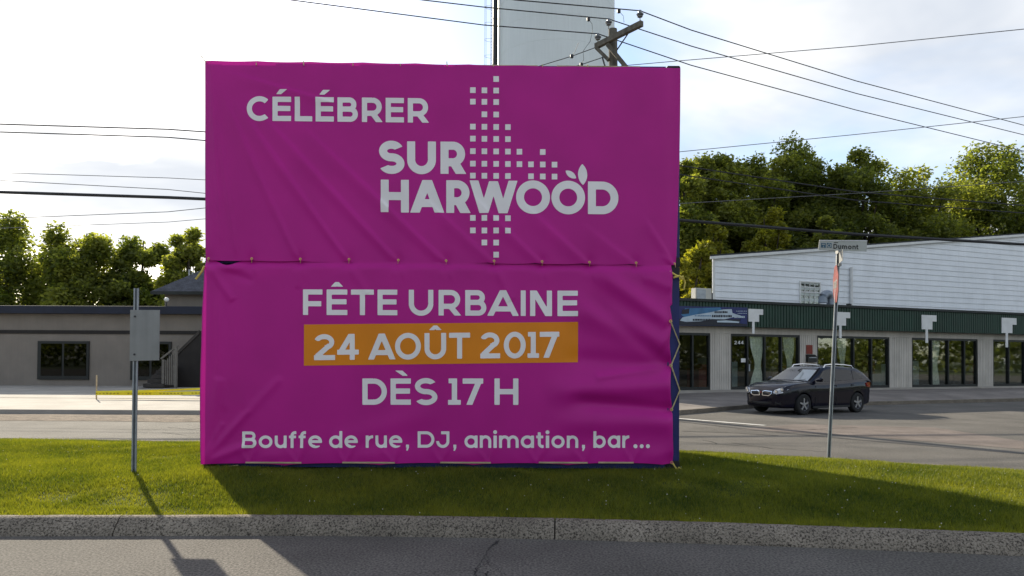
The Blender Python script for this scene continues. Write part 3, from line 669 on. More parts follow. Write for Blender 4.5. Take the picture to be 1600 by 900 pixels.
def ell_px(gx, gy, cx, cy, a, b, rot):
    c, s = math.cos(rot), math.sin(rot); u = (gx - cx) * c + (gy - cy) * s; v = -(gx - cx) * s + (gy - cy) * c
    R_ = (a * a + b * b) / (2 * b); return np.sqrt(u * u + (np.abs(v) + R_ - b) ** 2) - R_    # pointed leaf
leaf2 = lambda gx, gy: ell_px(gx, gy, z1(1414), zy1(408), 16.5, 7.2, R(88))
leaf1 = lambda gx, gy: ell_px(gx, gy, z1(1365), zy1(408), 10.2, 4.6, R(36))
put_word(S1([('H', 573, 690), ('A', 695, 838), ('R', 846, 948), ('W', 943, 1143), ('O', 1137, 1278), ('O', 1284, 1424), ('D', 1436, 1563)]), zy1(428), zy1(564), zy1(438), zy1(574), 12.4, wu, bu, pre=lambda gx, gy, f: np.maximum(f, -(leaf2(gx, gy) - 1.5)))
for lf_ in (leaf1, leaf2):
    mb = MB(); march(lf_, z1(1330), zy1(355), z1(1450), zy1(460), .8, place_on(wu, .0035), mb); mb.build('printed_leaf', 'print_white', bu, smooth='all')
cols = [957, 1005, 1054, 1103, 1151, 1199, 1248, 1297]
for ry, cs in ((8, [2]), (56, [0, 1, 2]), (104, [0, 1, 2]), (156, [1, 2]), (208, [0, 1, 2, 3]), (258, [0, 1, 2, 3]), (310, [0, 1, 2, 3, 4, 6]), (362, range(8)), (412, [0, 1, 2, 3, 5, 6, 7]), (588, [0, 1, 2, 3]), (640, [0, 1, 2, 3]), (690, [1, 2]), (740, [2])):
    for c in cs:
        x0 = z1(cols[c]); y0 = zy1(ry) + (c * .25); g = [[(x0 + (i - 2) * 2.15, y0 + (j - 2) * 2.2) for i in range(5)] for j in range(5)]
        MB().grid([place_on(wu, .003)(np.array([p[0] for p in r]), np.array([p[1] for p in r])) for r in g]).build('printed_square', 'print_white', bu, smooth='all')
put_word(S2([('F', 256, 331), ('Ê', 347, 427), ('T', 441, 529), ('E', 543, 619), ('U', 663, 757), ('R', 777, 864), ('B', 879, 960), ('A', 963, 1085), ('I', 1092, 1111), ('N', 1128, 1212), ('E', 1233, 1311)]), zy2(55), zy2(153), zy2(60), zy2(158), 8.0, wl, bl)
nbar = 90; rows = []
for j in range(25):
    v = j / 24; px = np.array([z2(260) + (z2(1312) - z2(260)) * i / nbar for i in range(nbar + 1)]); k = np.arange(nbar + 1) / nbar
    py = (zy2(190) + (zy2(180) - zy2(190)) * k) * (1 - v) + (zy2(348) + (zy2(335) - zy2(348)) * k) * v; rows.append(place_on(wl, .003)(px, py))
MB().grid(rows).build('date_bar', 'print_orange', bl, smooth='all')['label'] = 'orange bar behind the date'
put_word(S2([('2', 299, 380), ('4', 388, 471), ('A', 506, 612), ('O', 610, 709), ('Û', 723, 806), ('T', 817, 898), ('2', 937, 1013), ('0', 1027, 1111), ('1', 1118, 1162), ('7', 1165, 1240)]), zy2(228), zy2(327), zy2(217), zy2(317), 7.8, wl, bl, .006)
put_word(S2([('D', 484, 578), ('È', 592, 670), ('S', 685, 772), ('1', 813, 862), ('7', 869, 948), ('H', 991, 1083)]), zy2(397), zy2(498), zy2(397), zy2(498), 8.2, wl, bl)
for txt, a, b in (('Bouffe', 25, 330), ('de', 357, 467), ('rue,', 497, 665), ('DJ,', 696, 848), ('animation,', 876, 1340), ('bar', 1370, 1508)):
    put_word(auto_spec(txt, z2(a), z2(b), 26), zy2(600), zy2(663), zy2(600), zy2(663), 4.6, wl, bl, step=.8)
for dx in (1532, 1556, 1580):
    mb = MB(); march(lambda gx, gy: np.hypot(gx - z2(dx), gy - zy2(657)) - 3.1, z2(dx) - 5, zy2(657) - 5, z2(dx) + 5, zy2(657) + 5, .8, place_on(wl, .003), mb); mb.build('printed_dot', 'print_white', bl, smooth='all')
# grommets, ties, ropes, battens
def on_cloth(wf, px, py, lift): return Vector(place_on(wf, lift)(np.array([px]), np.array([py]))[0])
for gx, gy in GR:
    p = on_cloth(wu, gx, gy - 4.0, .006); mb = MB(); mb.lathe([(.008, .003), (.012, .005), (.016, .003), (.016, -.003), (.008, -.003)], (0, 0, 0), 'y', 14, True); mb.build('grommet', 'brass', bu, True, p)
    q = on_cloth(wl, gx, gy + 2.5, .030)
    MB().tube([p + Vector((0, -.006, .004)), p.lerp(q, .5) + Vector((.004, -.014, 0)), q + Vector((0, -.004, .0))], .004, 6).build('tie', 'tie', bl)
rp = [on_cloth(wl, 1047, 502, .02), Vector((at(1062, 538, Y=D - .02).x, D - .025, at(1062, 538, Y=D).z)), on_cloth(wl, 1049, 571, .03), Vector((at(1062, 610, Y=D - .02).x, D - .025, at(1062, 610, Y=D).z)), on_cloth(wl, 1050, 640, .03)]
MB().tube(rp, .009, 6).build('lacing_rope', 'rope', bl)
for px, py in ((1047, 502), (1049, 571), (1050, 640), (1050, 723)):
    MB().lathe([(.010, .004), (.015, .006), (.020, .004), (.020, -.004), (.010, -.004)], (0, 0, 0), 'y', 14, True).build('grommet', 'brass', bl, True, on_cloth(wl, px, py, .02))
def knot(px, py, pts, r, m='rope_yellow', parent=bl):
    MB().tube([(at(a, b, Y=D - .06).x, D - .06 + d, at(a, b, Y=D - .06).z) for a, b, d in pts], r, 6).build('tie', m, parent)
knot(0, 0, [(1046, 424, -.01), (1056, 430, .0), (1064, 433, .0), (1068, 431, .03), (1072, 441, .05), (1070, 452, .06)], .012)
knot(0, 0, [(1052, 434, -.01), (1061, 431, -.01), (1067, 436, .02)], .014)
knot(0, 0, [(320, 416, -.02), (316, 424, -.01), (310, 432, -.01), (306, 436, 0)], .013)
knot(0, 0, [(1051, 724, -.02), (1056, 731, -.02), (1052, 737, -.03), (1060, 739, -.03), (1066, 733, -.02), (1060, 730, -.03), (1055, 735, -.04), (1067, 738, -.03)], .012)
knot(0, 0, [(322, 97, 0), (316, 90, .01), (312, 84, .02)], .006, 'rope', bu)
for gx in (401, 475, 552, 626, 699, 771, 848, 919):
    knot(0, 0, [(gx, 102 + (gx - 320) * .0055, -.01), (gx - .6, 98 + (gx - 320) * .006, 0), (gx - 1, (93 if gx in (475, 699) else 97) + (gx - 320) * .006, .02)], .006, 'rope', bu)
for a, b in ((384, 471), (535, 617), (688, 767), (842, 918), (935, 990)):
    p, q = at(a, 722.6, Y=PLANE - .05), at(b, 723.0, Y=PLANE - .05); MB().bb((p.x, PLANE - .060, p.z - .009), (q.x, PLANE - .048, p.z + .009)).build('batten', 'batten', bl)
p, q = at(322, 729.5, Y=D - .05), at(372, 727, Y=D - .05); MB().tube([p, p.lerp(q, .5) + Vector((0, 0, -.012)), q], .007, 6).build('tie', 'rope', bl)
# thin timber strip along the top edge of the upper banner
for a, b in ((430, 545), (560, 690), (705, 840), (870, 1000)):
    p, q = at(a, 99.0 + (a - 320) * .0085, Y=D - .01), at(b, 99.0 + (b - 320) * .0085, Y=D - .01)
    MB().tube([p, q], .011, 6).build('batten', 'batten', bu)

# ------------------------------------------------------------------ water tank
def water_tank():
    Yt = 70.0; c = at(865, 563, Y=Yt); r = 93 / F * Yt; x, y = c.x, c.y
    root = thing('water_tank', 'tall pale grey cylindrical water tank rising behind the containers', 'water tank', (x, y, 0))
    prof = []
    z = -0.05
    while z < 42: prof += [(r, z), (r, z + 2.38), (r - .012, z + 2.385), (r - .012, z + 2.395)]; z += 2.4
    MB().lathe(prof, n=96).build('tank_shell', 'tank', root, smooth=True)
    MB().lathe([(r + .05, z), (r * .7, z + 1.2), (r * .3, z + 1.8), (0.02, z + 2)], n=64).build('tank_roof', 'tank', root, smooth=True)
    a = R(180 + 17); ux, uy = math.cos(a), math.sin(a); tx, ty = -uy, ux
    P = lambda rr, s, h: (ux * rr + tx * s, uy * rr + ty * s, h)
    MB().tube([P(r + .30, .0, 0), P(r + .30, .0, 42)], .23, 10).build('riser_pipe', 'dark_steel', root, True)
    MB().tube([P(r + .16, .32, 0), P(r + .16, .32, 42)], .05, 8).build('conduit', 'dark_steel', root, True)
    lad = MB()
    for s in (-.22, .22): lad.tube([P(r + .66, s, 2), P(r + .66, s, 42)], .026, 6)
    for k in range(130): lad.tube([P(r + .66, -.22, 2 + k * .307), P(r + .66, .22, 2 + k * .307)], .011, 5, False)
    lad = lad.build('ladder', 'dark_steel', root)
    cage = MB()
    for k in range(24):
        h = 4 + k * 1.6; cage.tube([P(r + .66 + .70 * math.sin(math.pi * q / 10), -.36 * math.cos(math.pi * q / 10), h) for q in range(11)], .014, 5)
    for q in (3, 5, 7): cage.tube([P(r + .66 + .70 * math.sin(math.pi * q / 10), -.36 * math.cos(math.pi * q / 10), 4) , P(r + .66 + .70 * math.sin(math.pi * q / 10), -.36 * math.cos(math.pi * q / 10), 41)], .012, 5)
    cage.build('safety_cage', 'wire_grey', root)
    for k in range(10): MB().tube([P(r - .01, 0, 3 + k * 4), P(r + .66, 0, 3 + k * 4)], .03, 6).build('bracket', 'dark_steel', root)
water_tank()

# ------------------------------------------------------------------ utility pole and wires
def insulator(root, p, h=.32):
    MB().tube([p, p + Vector((0, 0, .14))], .014, 6).build('insulator_pin', 'dark_steel', root)
    MB().lathe([(.012, .12), (.075, .125), (.085, .15), (.045, .17), (.10, .185), (.11, .205), (.05, .225), (.06, .25), (.045, h), (.005, h)], p, n=14).build('insulator', 'porcelain', root, True)
pb = at(959, 400, Y=22.0); ptop = at(957.5, 46, Y=22.0)
def W(o, p): return Vector(p) - o.location
up = thing('utility_pole', 'weathered wooden utility pole with a crossarm behind the top right of the banner', 'utility pole', (pb.x + .05, 22.0, 0))
MB().tube([(0, 0, -.1), (0, 0, 4), W(up, ptop)], [.19, .17, .135], 14).build('pole', 'wood', up, True)
aL, aR = at(931, 72.5, Y=22.15), at(1003, 36.5, Y=20.65)
def beam(a, b, w, h): 
    d = (b - a).normalized(); s = d.cross(Vector((0, 0, 1))).normalized() * w / 2; u = s.cross(d).normalized() * h / 2
    return MB().prism([a + s + u, a - s + u, a - s - u, a + s - u], b - a)
off = Vector((-.13, -.10, 0))
beam(W(up, aL + off * 0), W(up, aR), .13, .16).build('crossarm', 'wood', up)
for q, w_ in (((at(932, 75, Y=22.1), at(951, 94, Y=21.9)), .11), ((at(949, 69, Y=21.75), at(980, 107, Y=21.6)), .12)):
    beam(W(up, q[0]), W(up, q[1]), w_, w_).build('brace', 'wood', up)
MB().tube([W(up, at(983, 50, Y=21.1)), W(up, at(964, 78, Y=21.85))], .022, 6).build('brace_rod', 'dark_steel', up)
MB().tube([W(up, at(941, 89, Y=21.9)), W(up, at(946, 106, Y=21.9))], .025, 6).build('brace_rod', 'dark_steel', up)
i1, i2, i3 = at(1000, 33, Y=20.7), at(951, 45, Y=21.9), at(934, 68, Y=22.05)
for q in (i1, i2, i3): insulator(up, W(up, q))
def wire(label, pts, r=.016, m='wire', sag=0.0, n=14):
    """pts: (px, py, Y) or world points"""
    P = [p if isinstance(p, Vector) else at(p[0], p[1], Y=p[2]) for p in pts]; Q = []
    for a, b in zip(P[:-1], P[1:]):
        for k in range(n): t = k / n; q = a.lerp(b, t); q.z -= sag * 4 * t * (1 - t); Q.append(q)
    Q.append(P[-1])
    o = MB().tube(Q, r, 6).build('overhead_wire', m, smooth='all'); return tag(o, label, 'wire', 'overhead wires')
hd = Vector((0, 0, .31))
wire('overhead wire on the highest right end insulator of the crossarm, rising to the left', [(-400, -190, 14.8), (806, 0, 19.9), i1 + hd])
wire('overhead wire from the right end insulator running down to the right, uppermost of three', [i1 + hd, (1080, 47, 22), (1338, 126.5, 27), (1900, 275, 40)])
wire('overhead wire on the pole top insulator, rising to the left across the tank', [(-400, -165, 15), (661, 0, 20.3), (755, 11, 20.8), i2 + hd])
wire('overhead wire from the pole top insulator to the right, middle of three', [i2 + hd, (1080, 72, 23), (1338, 146, 27.5), (1900, 285, 40)])
wire('overhead wire on the lowest left insulator, reaching the farthest left in the sky', [(-400, -125, 15.3), (455, 0, 20.0), (755, 39, 21.2), i3 + hd])
wire('overhead wire from the left insulator to the right, lowest of three', [i3 + hd, (1080, 102, 23.5), (1338, 172, 28), (1900, 310, 40)])
wire('thin overhead wire climbing to the right from the pole below the crossarm', [(970, 103, 21.9), (1050, 96, 21.6), (1338, 72, 20), (1900, 15, 17)], .011, 'wire_grey')
wire('dead end wire dropping left from the crossarm tip in front of the tank', [(931, 74, 22.1), (893, 88, 22.6), (840, 104, 23.4), (600, 150, 28)], .012)
wire('dead end wire dropping left from below the crossarm, the lower of two', [(941, 90, 21.9), (908, 101, 22.3), (700, 160, 26)], .012)
for px, py, Y in ((893, 88, 22.6), (908, 101, 22.3), (919, 30, 21.75), (967, 17, 20.65)):
    pass
jl = thing('jumper_wires', 'thin looping jumper wires hanging left of the crossarm before the tank', 'wire')
for pts in ([(919, 30, 21.7), (925, 37, 21.7), (926, 48, 21.8), (922, 65, 21.9), (911, 80, 22), (912, 93, 22.1), (908, 101, 22.3)], [(967, 17, 20.7), (974, 25, 20.8), (975, 35, 20.8)], [(904, 67, 22.2), (899, 79, 22.4), (894, 88, 22.6)]):
    MB().tube([at(*p[:2], Y=p[2]) for p in pts], .007, 5).build('jumper', 'wire', jl)
for px, py, Y in ((893.5, 88, 22.6), (908.5, 101, 22.3), (919.5, 30, 21.7), (967, 17.3, 20.7)):
    MB().lathe([(.01, -.07), (.05, -.05), (.055, 0), (.05, .05), (.01, .07)], at(px, py, Y=Y), n=10).build('clamp', 'dark_steel', jl, True)
low = [('overhead wire level with the banner wording on the left, topmost of that bundle', [(-260, 186, 28), (262, 202, 28), (320, 206, 28), (1064, 259, 29), (1338, 300, 30), (1900, 345, 33)], .017),
       ('overhead wire second from the top left of the banner', [(-260, 198, 28), (262, 214.5, 28), (320, 219.5, 28), (1064, 273, 29), (1338, 313, 30), (1900, 356, 33)], .016),
       ('thin grey wire left of the banner, third from the top', [(-260, 262, 28), (262, 278, 28), (320, 281, 28), (1064, 318, 29), (1338, 302, 30), (1900, 262, 30)], .009),
       ('thin grey wire left of the banner, just above the thick black cable', [(-260, 268, 28), (262, 296, 28), (320, 302, 28), (700, 330, 28.5)], .010),
       ('thick black overhead cable passing left of the banner and across the trees', [(-260, 292, 28), (262, 308.5, 28), (320, 311, 28), (1064, 344, 29), (1338, 366, 30), (1900, 400, 33)], .044),
       ('overhead wire left of the banner just below the thick cable, rising to the right', [(-260, 352, 28), (262, 331, 28), (320, 325, 28), (1064, 237, 29), (1338, 210, 29), (1900, 150, 27)], .010),
       ('lowest faint wire left of the banner above the tree tops', [(-260, 366, 28), (262, 347, 28), (320, 342, 28), (600, 330, 29)], .008)]
for lb, pts, r in low: wire(lb, pts, r * 1.45, 'wire' if r > .012 else 'wire_grey', n=5)

# ------------------------------------------------------------------ trees
def tree(px, Y, top, half, base_z, m, seed, name, label, nleaf=15000, leaf=.20, bottom=None, lobes=26, group='trees'):
    g = np.random.default_rng(seed); c = at(px, 563, Y=Y); H = at(px, top, Y=Y).z - base_z; rad = half / F * Y
    zb = H * .12 if bottom is None else bottom
    root = thing(name, label, 'tree', (c.x, c.y, base_z), group=group)
    tr = MB(); tr.tube([(0, 0, -.2), (g.uniform(-.1, .1), 0, zb), (g.uniform(-.3, .3), g.uniform(-.3, .3), H * .55), (g.uniform(-.4, .4), 0, H * .86)], [H * .022, H * .017, H * .010, H * .003], 9)
    cz = (H + zb) / 2; hz = (H - zb) / 2
    lob = []
    for k in range(lobes):
        a = g.uniform(0, 2 * np.pi); ph = np.arcsin(g.uniform(-1, 1)); rr = g.uniform(.1, 1) ** .5 * .86
        p = np.array([rad * rr * np.cos(ph) * np.cos(a), rad * rr * np.cos(ph) * np.sin(a), cz + hz * rr * np.sin(ph) * .95]); s = g.uniform(.17, .30) * rad
        s = min(s, max(.6, H - p[2])); lob.append((p, s))
        if k % 4 == 0:
            q = Vector((0, 0, zb + (p[2] - zb) * .35)); e = Vector(p); tr.tube([q, q.lerp(e, .5) + Vector((0, 0, .3)), e], [H * .007, H * .005, H * .002], 6)
    tr.build('trunk', 'bark', root, True)
    wts = np.array([s ** 2.2 for _, s in lob]); cnt = (wts / wts.sum() * nleaf).astype(int); C = []; T = []
    for (p, s), n in zip(lob, cnt):
        d = g.normal(size=(n, 3)); d /= np.linalg.norm(d, axis=1)[:, None]; r = s * g.uniform(.12, 1, n) ** .45
        r = r * (1 + .28 * np.sin(d[:, 0] * 5 + p[0] * 3) * np.sin(d[:, 1] * 5 + p[1]) * np.sin(d[:, 2] * 6 + p[2]))
        q = p + d * r[:, None] * np.array([1, 1, .82]); 
        sprig = g.integers(0, max(2, n // 9), n); offs = g.normal(size=(max(2, n // 9), 3)) * s * .17; q = q + offs[sprig] + g.normal(size=(n, 3)) * s * .05
        C.append(q); T.append(np.clip(.45 + .22 * g.normal(size=n) + g.uniform(-.22, .22), 0, 1))
    C = np.vstack(C); T = np.concatenate(T); n = len(C)
    u = g.normal(size=(n, 3)); u[:, 2] *= .6; u /= np.linalg.norm(u, axis=1)[:, None]; v = np.cross(u, g.normal(size=(n, 3))); v /= np.linalg.norm(v, axis=1)[:, None]
    sz = leaf * g.uniform(.6, 1.3, n)[:, None]; Vv = np.stack([C - u * sz * .62, C + v * sz * .32, C + u * sz * .62, C - v * sz * .32], 1)
    mesh_np('crown', Vv.reshape(-1, 3), np.arange(n * 4).reshape(-1, 4), m, np.repeat(T, 4), root)
    return root
big = [(1068, 46, 206, 62, 'leaf_mid', 'broad green tree hugging the right edge of the containers'),
       (1160, 49, 194, 76, 'leaf_mid', 'tall green tree standing behind the left end of the white clapboard building'),
       (1252, 52, 184, 86, 'leaf_dark', 'tallest dark green tree, behind the window of the white clapboard building'),
       (1112, 47.5, 202, 56, 'leaf_mid', 'green tree filling the gap above the air conditioner'),
       (1208, 51, 200, 60, 'leaf_mid', 'green tree just left of the tallest dark tree'),
       (1298, 51, 204, 56, 'leaf_dark', 'dark tree just right of the tallest one, left of the street name sign'),
       (1338, 50, 206, 74, 'leaf_dark', 'dark green tree behind the street name sign'),
       (1430, 50, 228, 80, 'leaf_mid', 'green tree on the right, behind the ridge of the white clapboard building'),
       (1545, 52, 210, 96, 'leaf_dark', 'large dark tree at the far right edge')]
for i, (px, Y, top, half, m, lb) in enumerate(big): tree(px, Y, top, half, .2, m, 20 + i, 'deciduous_tree', lb, 42000, .225, lobes=95)
small = [(1088, 41.5, 358, 40, 'yellow green bushy tree beside the roof air conditioner', 'leaf_yellow', 9000), (1118, 42.5, 330, 34, 'small yellow green tree behind the left roof corner of the white building', 'leaf_yellow', 7000), (1198, 44.5, 300, 44, 'yellow green tree topping the middle of the white clapboard building', 'leaf_yellow', 9000), (1285, 45.5, 318, 40, 'light green tree just left of the street name sign', 'leaf_mid', 9000)]
for i, (px, Y, top, half, lb, m, n) in enumerate(small): tree(px, Y, top, half, .2, m, 60 + i, 'young_tree', lb, n * 2, .22, bottom=.6, lobes=50)
for i, (px, Y, top, half, m, lb) in enumerate([(296, 52, 338, 50, 'leaf_mid', 'green tree behind the shingled roof, touching the left banner edge'), (220, 56, 342, 62, 'leaf_dark', 'dark green tree behind the house, left of the rooftop vent pipes'), (125, 54, 328, 72, 'leaf_mid', 'rounded green tree behind the left part of the house'), (20, 56, 316, 84, 'leaf_dark', 'large dark green tree at the far left edge'), (415, 56, 350, 60, 'leaf_mid', None)]):
    if lb: tree(px, Y, top, half, .2, m, 80 + i, 'deciduous_tree', lb, 26000, .28, lobes=70, bottom=.8)
# a far wood that closes the view along the streets; unseen part behind the camera added to darken glass reflections
g = np.random.default_rng(99); n = 110000
th_ = g.uniform(0, 2 * np.pi, n); rr_ = 122 + 6 * g.normal(size=n) + 8 * np.sin(th_ * 7); wx, wy = rr_ * np.cos(th_), rr_ * np.sin(th_); env = 8 + 2.5 * np.sin(th_ * 13) + 2 * np.sin(th_ * 31 + 1); wz = env * g.uniform(0, 1, n) ** .7
C = np.c_[wx, wy, wz]; u = g.normal(size=(n, 3)); u /= np.linalg.norm(u, axis=1)[:, None]; v = np.cross(u, g.normal(size=(n, 3))); v /= np.linalg.norm(v, axis=1)[:, None]
V4 = np.stack([C - u * .55, C + v * .35, C + u * .55, C - v * .35], 1)
tag(mesh_np('far_wood', V4.reshape(-1, 3), np.arange(n * 4).reshape(-1, 4), 'leaf_dark', np.repeat(g.uniform(0, 1, n), 4)), 'distant belt of trees all round the horizon, added unseen behind the camera to darken reflections', 'wood', kind='stuff')

# ------------------------------------------------------------------ shop on the right
P0 = at(1064, 563, Y=29.7); P0 = Vector((P0.x, P0.y, 0)); FA = R(21.4)
e1 = Vector((math.cos(FA), math.sin(FA), 0)); nO = Vector((math.sin(FA), -math.cos(FA), 0)); FZ = .30
def fs(px, o=0.0, py=563):
    """distance along the facade plane (pushed outward by o) met by the ray through px"""
    d = ray(px, py); q = P0 + nO * o; det = d.x * (-e1.y) + e1.x * d.y
    t = (q.x * (-e1.y) + e1.x * q.y) / det; return ((d.x * t - q.x) * e1.x + (d.y * t - q.y) * e1.y), EYE + d.z * t
def fz(px, py, o=0.0): return fs(px, o, py)[1]
def fp(s, o, z): p = P0 + e1 * s + nO * o; return Vector((p.x, p.y, z))
def fbox(mb, s0, s1, o0, o1, z0, z1):
    q = [fp(s0, o0, z0), fp(s1, o0, z0), fp(s1, o1, z0), fp(s0, o1, z0)]; return mb.prism(q, (0, 0, z1 - z0))
zO1 = fz(1130, 521); zF0 = fz(1064, 509); zF1 = fz(1064, 471); zS = fz(1130, 608)
shop = thing('shop_building', 'low shop with dark green fascia, beige ribbed panels and dark glass fronts', 'shop', (0, 0, 0))
ops = [(-3.4, fs(1110)[0]), (fs(1142)[0], fs(1250)[0]), (fs(1277)[0], fs(1390)[0]), (fs(1425)[0], fs(1528)[0]), (fs(1552)[0], fs(1552)[0] + 4.2)]
edges = [-4.0] + [v for o_ in ops for v in o_] + [ops[-1][1] + .8]
def ribbed(mb, s0, s1, z0, z1, o, pitch=.11, dep=.018):
    n = max(1, int((s1 - s0) / pitch)); prof = []
    for k in range(n):
        a = s0 + (s1 - s0) * k / n; b = (s1 - s0) / n; prof += [(a, o), (a + b * .70, o), (a + b * .76, o - dep), (a + b * .94, o - dep)]
    prof.append((s1, o)); return mb.grid([[fp(s, oo, z) for s, oo in prof] for z in (z0, z1)])
for k in range(0, len(edges), 2):
    a, b = edges[k], edges[k + 1]
    m = MB(); ribbed(m, a, b, FZ + .12, zO1, 0.0); m.build('wall_panel', 'beige', shop)
    fbox(MB(), a + .005, b - .005, -.20, -.022, FZ - .2, zO1).build('wall_core', 'beige', shop)
fbox(MB(), -4.0, edges[-1], -.20, .0, zO1 + .002, zF1 - .1).build('lintel', 'beige', shop)
fbox(MB(), -4.0, edges[-1], -.10, .06, FZ - .25, FZ + .118).build('sill', 'walk', shop)
m = MB(); ribbed(m, -4.0, edges[-1], zF0, zF1 - .02, .42, .16, .03); m.build('fascia', 'green', shop)
fbox(MB(), -4.0, edges[-1], .01, .38, zF0 + .002, zF1 - .03).build('fascia_core', 'green', shop)
fbox(MB(), -4.05, edges[-1] + .05, -.3, .50, zF1 - .01, zF1 + .10).build('roof_edge', 'roof_dark', shop)
fbox(MB(), -4.0, edges[-1], -9, -.31, zF1 - .06, zF1 + .02).build('flat_roof', 'roof_dark', shop)
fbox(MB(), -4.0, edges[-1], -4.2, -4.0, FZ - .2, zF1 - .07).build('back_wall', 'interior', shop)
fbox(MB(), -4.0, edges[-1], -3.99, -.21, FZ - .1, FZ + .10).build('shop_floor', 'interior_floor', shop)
for sx in (-4.0, edges[-1] - .2): fbox(MB(), sx, sx + .19, -3.98, -.21, FZ + .11, zF1 - .08).build('side_wall', 'beige', shop)
g = random.Random(4)
def shopfront(s0, s1, divs):
    r = fbox(MB(), s0 + .01, s1 - .01, -.11, -.10, FZ + .13, zO1 - .01).build('window_pane', 'glass', shop)
    w = .07
    for (a, b, z0, z1) in [(s0 + .002, s1 - .002, zO1 - .10, zO1 - .002), (s0 + .002, s1 - .002, FZ + .122, FZ + .24)]: fbox(MB(), a, b, -.15, -.03, z0, z1).build('frame', 'frame_black', shop)
    for d in [0.0] + divs + [1.0]:
        c = s0 + (s1 - s0) * d; c = min(max(c, s0 + w / 2 + .003), s1 - w / 2 - .003); fbox(MB(), c - w / 2, c + w / 2, -.16, -.02, FZ + .24, zO1 - .10).build('mullion', 'frame_black', shop)
    for k in range(4):      # shelves and counters inside
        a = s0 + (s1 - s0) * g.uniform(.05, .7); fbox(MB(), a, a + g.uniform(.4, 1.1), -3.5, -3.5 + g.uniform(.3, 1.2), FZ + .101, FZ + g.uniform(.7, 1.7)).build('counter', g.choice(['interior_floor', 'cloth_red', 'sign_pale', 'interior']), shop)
sA, sB = ops[1]
shopfront(*ops[0], [.25, .5, .82]); shopfront(sA, sB, [(fs(1169)[0] - sA) / (sB - sA), (fs(1196)[0] - sA) / (sB - sA), (fs(1222)[0] - sA) / (sB - sA)]); shopfront(*ops[2], [.26, .5, .75]); shopfront(*ops[3], [.3, .55, .8]); shopfront(*ops[4], [.3, .6])
def step_ornament(px):
    s0, s1 = fs(px, .44)[0], fs(px + 23, .44)[0]; W_ = s1 - s0; zt = fz(px, 482.5 + (px - 1169) * .035, .44); k = W_ / 23
    m = MB(); P = lambda a, b: fp(s0 + a * k, .430, zt - b * k)
    m.prism([P(0, 0), P(23, 0), P(23, 7), P(16.5, 7), P(16.5, 16), P(9.5, 16), P(9.5, 31), P(6, 31), P(6, 16), P(0, 16)], nO * .035); return m.build('stepped_ornament', 'white', shop)
for px in (1169, 1305, 1440, 1565): step_ornament(px)
# digits on the door glass
mb = MB(); fnd = word_fun([('2', 1147.5, 1151.7), ('4', 1152.8, 1157), ('4', 1158, 1162)], 532.5, 538, 532.5, 538, 1.0)
march(fnd, 1146, 531, 1164, 540, .3, lambda X, Y: [fp(fs(a, -.09)[0], -.094, fz(a, b, -.09)) for a, b in zip(X, Y)], mb); mb.build('door_number', 'white', shop)
a, b = fs(1158, -.09)[0], fs(1165, -.09)[0]; fbox(MB(), a, b, -.098, -.088, fz(1160, 566, -.09), fz(1160, 560, -.09)).build('door_notice', 'white', shop)
a = fs(1170.5)[0]; fbox(MB(), a - .03, a + .03, -.015, .03, fz(1170, 580), fz(1170, 569)).build('door_handle', 'steel', shop)
def curtain(px0, px1, label):
    m = MB(); rows = []; o = -.165
    for j in range(25):
        t = j / 24; py = 524 + (608 - 524) * t; c = (px0 + px1) / 2 + (px1 - px0) * .10 * math.sin(t * 3); k = .5 - .27 * math.exp(-((t - .55) / .22) ** 2); row = []
        for i in range(17):
            u = i / 16 - .5; s, _ = fs(c + u * 2 * k * (px1 - px0), o); row.append(fp(s, o + .022 * math.sin(i * 1.9), max(FZ + .13, fz(c, py, o))))
        rows.append(row)
    r = tag(m.grid(rows).build('curtain', 'curtain', smooth='all'), label, 'curtain', 'lace curtains'); return r
curtain(1171, 1193, 'pale lace curtain tied at the waist, beside the shop door number')
curtain(1223, 1241, 'pale lace curtain tied at the waist, nearest the dark red wall notice')
curtain(1308, 1322, 'pale lace curtain behind the street sign post, above the car roof')
curtain(1450, 1468, 'pale lace curtain in the shop window far to the right')
a, b = fs(1259.5)[0], fs(1269)[0]; tag(fbox(MB(), a, b, .004, .03, fz(1264, 553), fz(1264, 539)).build('wall_notice', 'cloth_red'), 'dark red notice on the beige panel between shop windows', 'notice')
a, b = fs(1259)[0], fs(1273)[0]; mbx = thing('mailbox', 'black wall mailbox below the dark red notice', 'mailbox')
z0_, z1_ = fz(1266, 566), fz(1266, 557); fbox(MB(), a, b, .004, .13, z0_, z1_).build('box', 'frame_black', mbx)
MB().prism([fp(a - .01, .004, z1_ + .002), fp(a - .01, .15, z1_ + .002), fp(a - .01, .004, z1_ + .09)], e1 * (b - a + .02)).build('lid', 'car_black', mbx)
fbox(MB(), a + .08, b - .03, .132, .138, z1_ - .07, z1_ - .03).build('slot', 'steel', mbx)
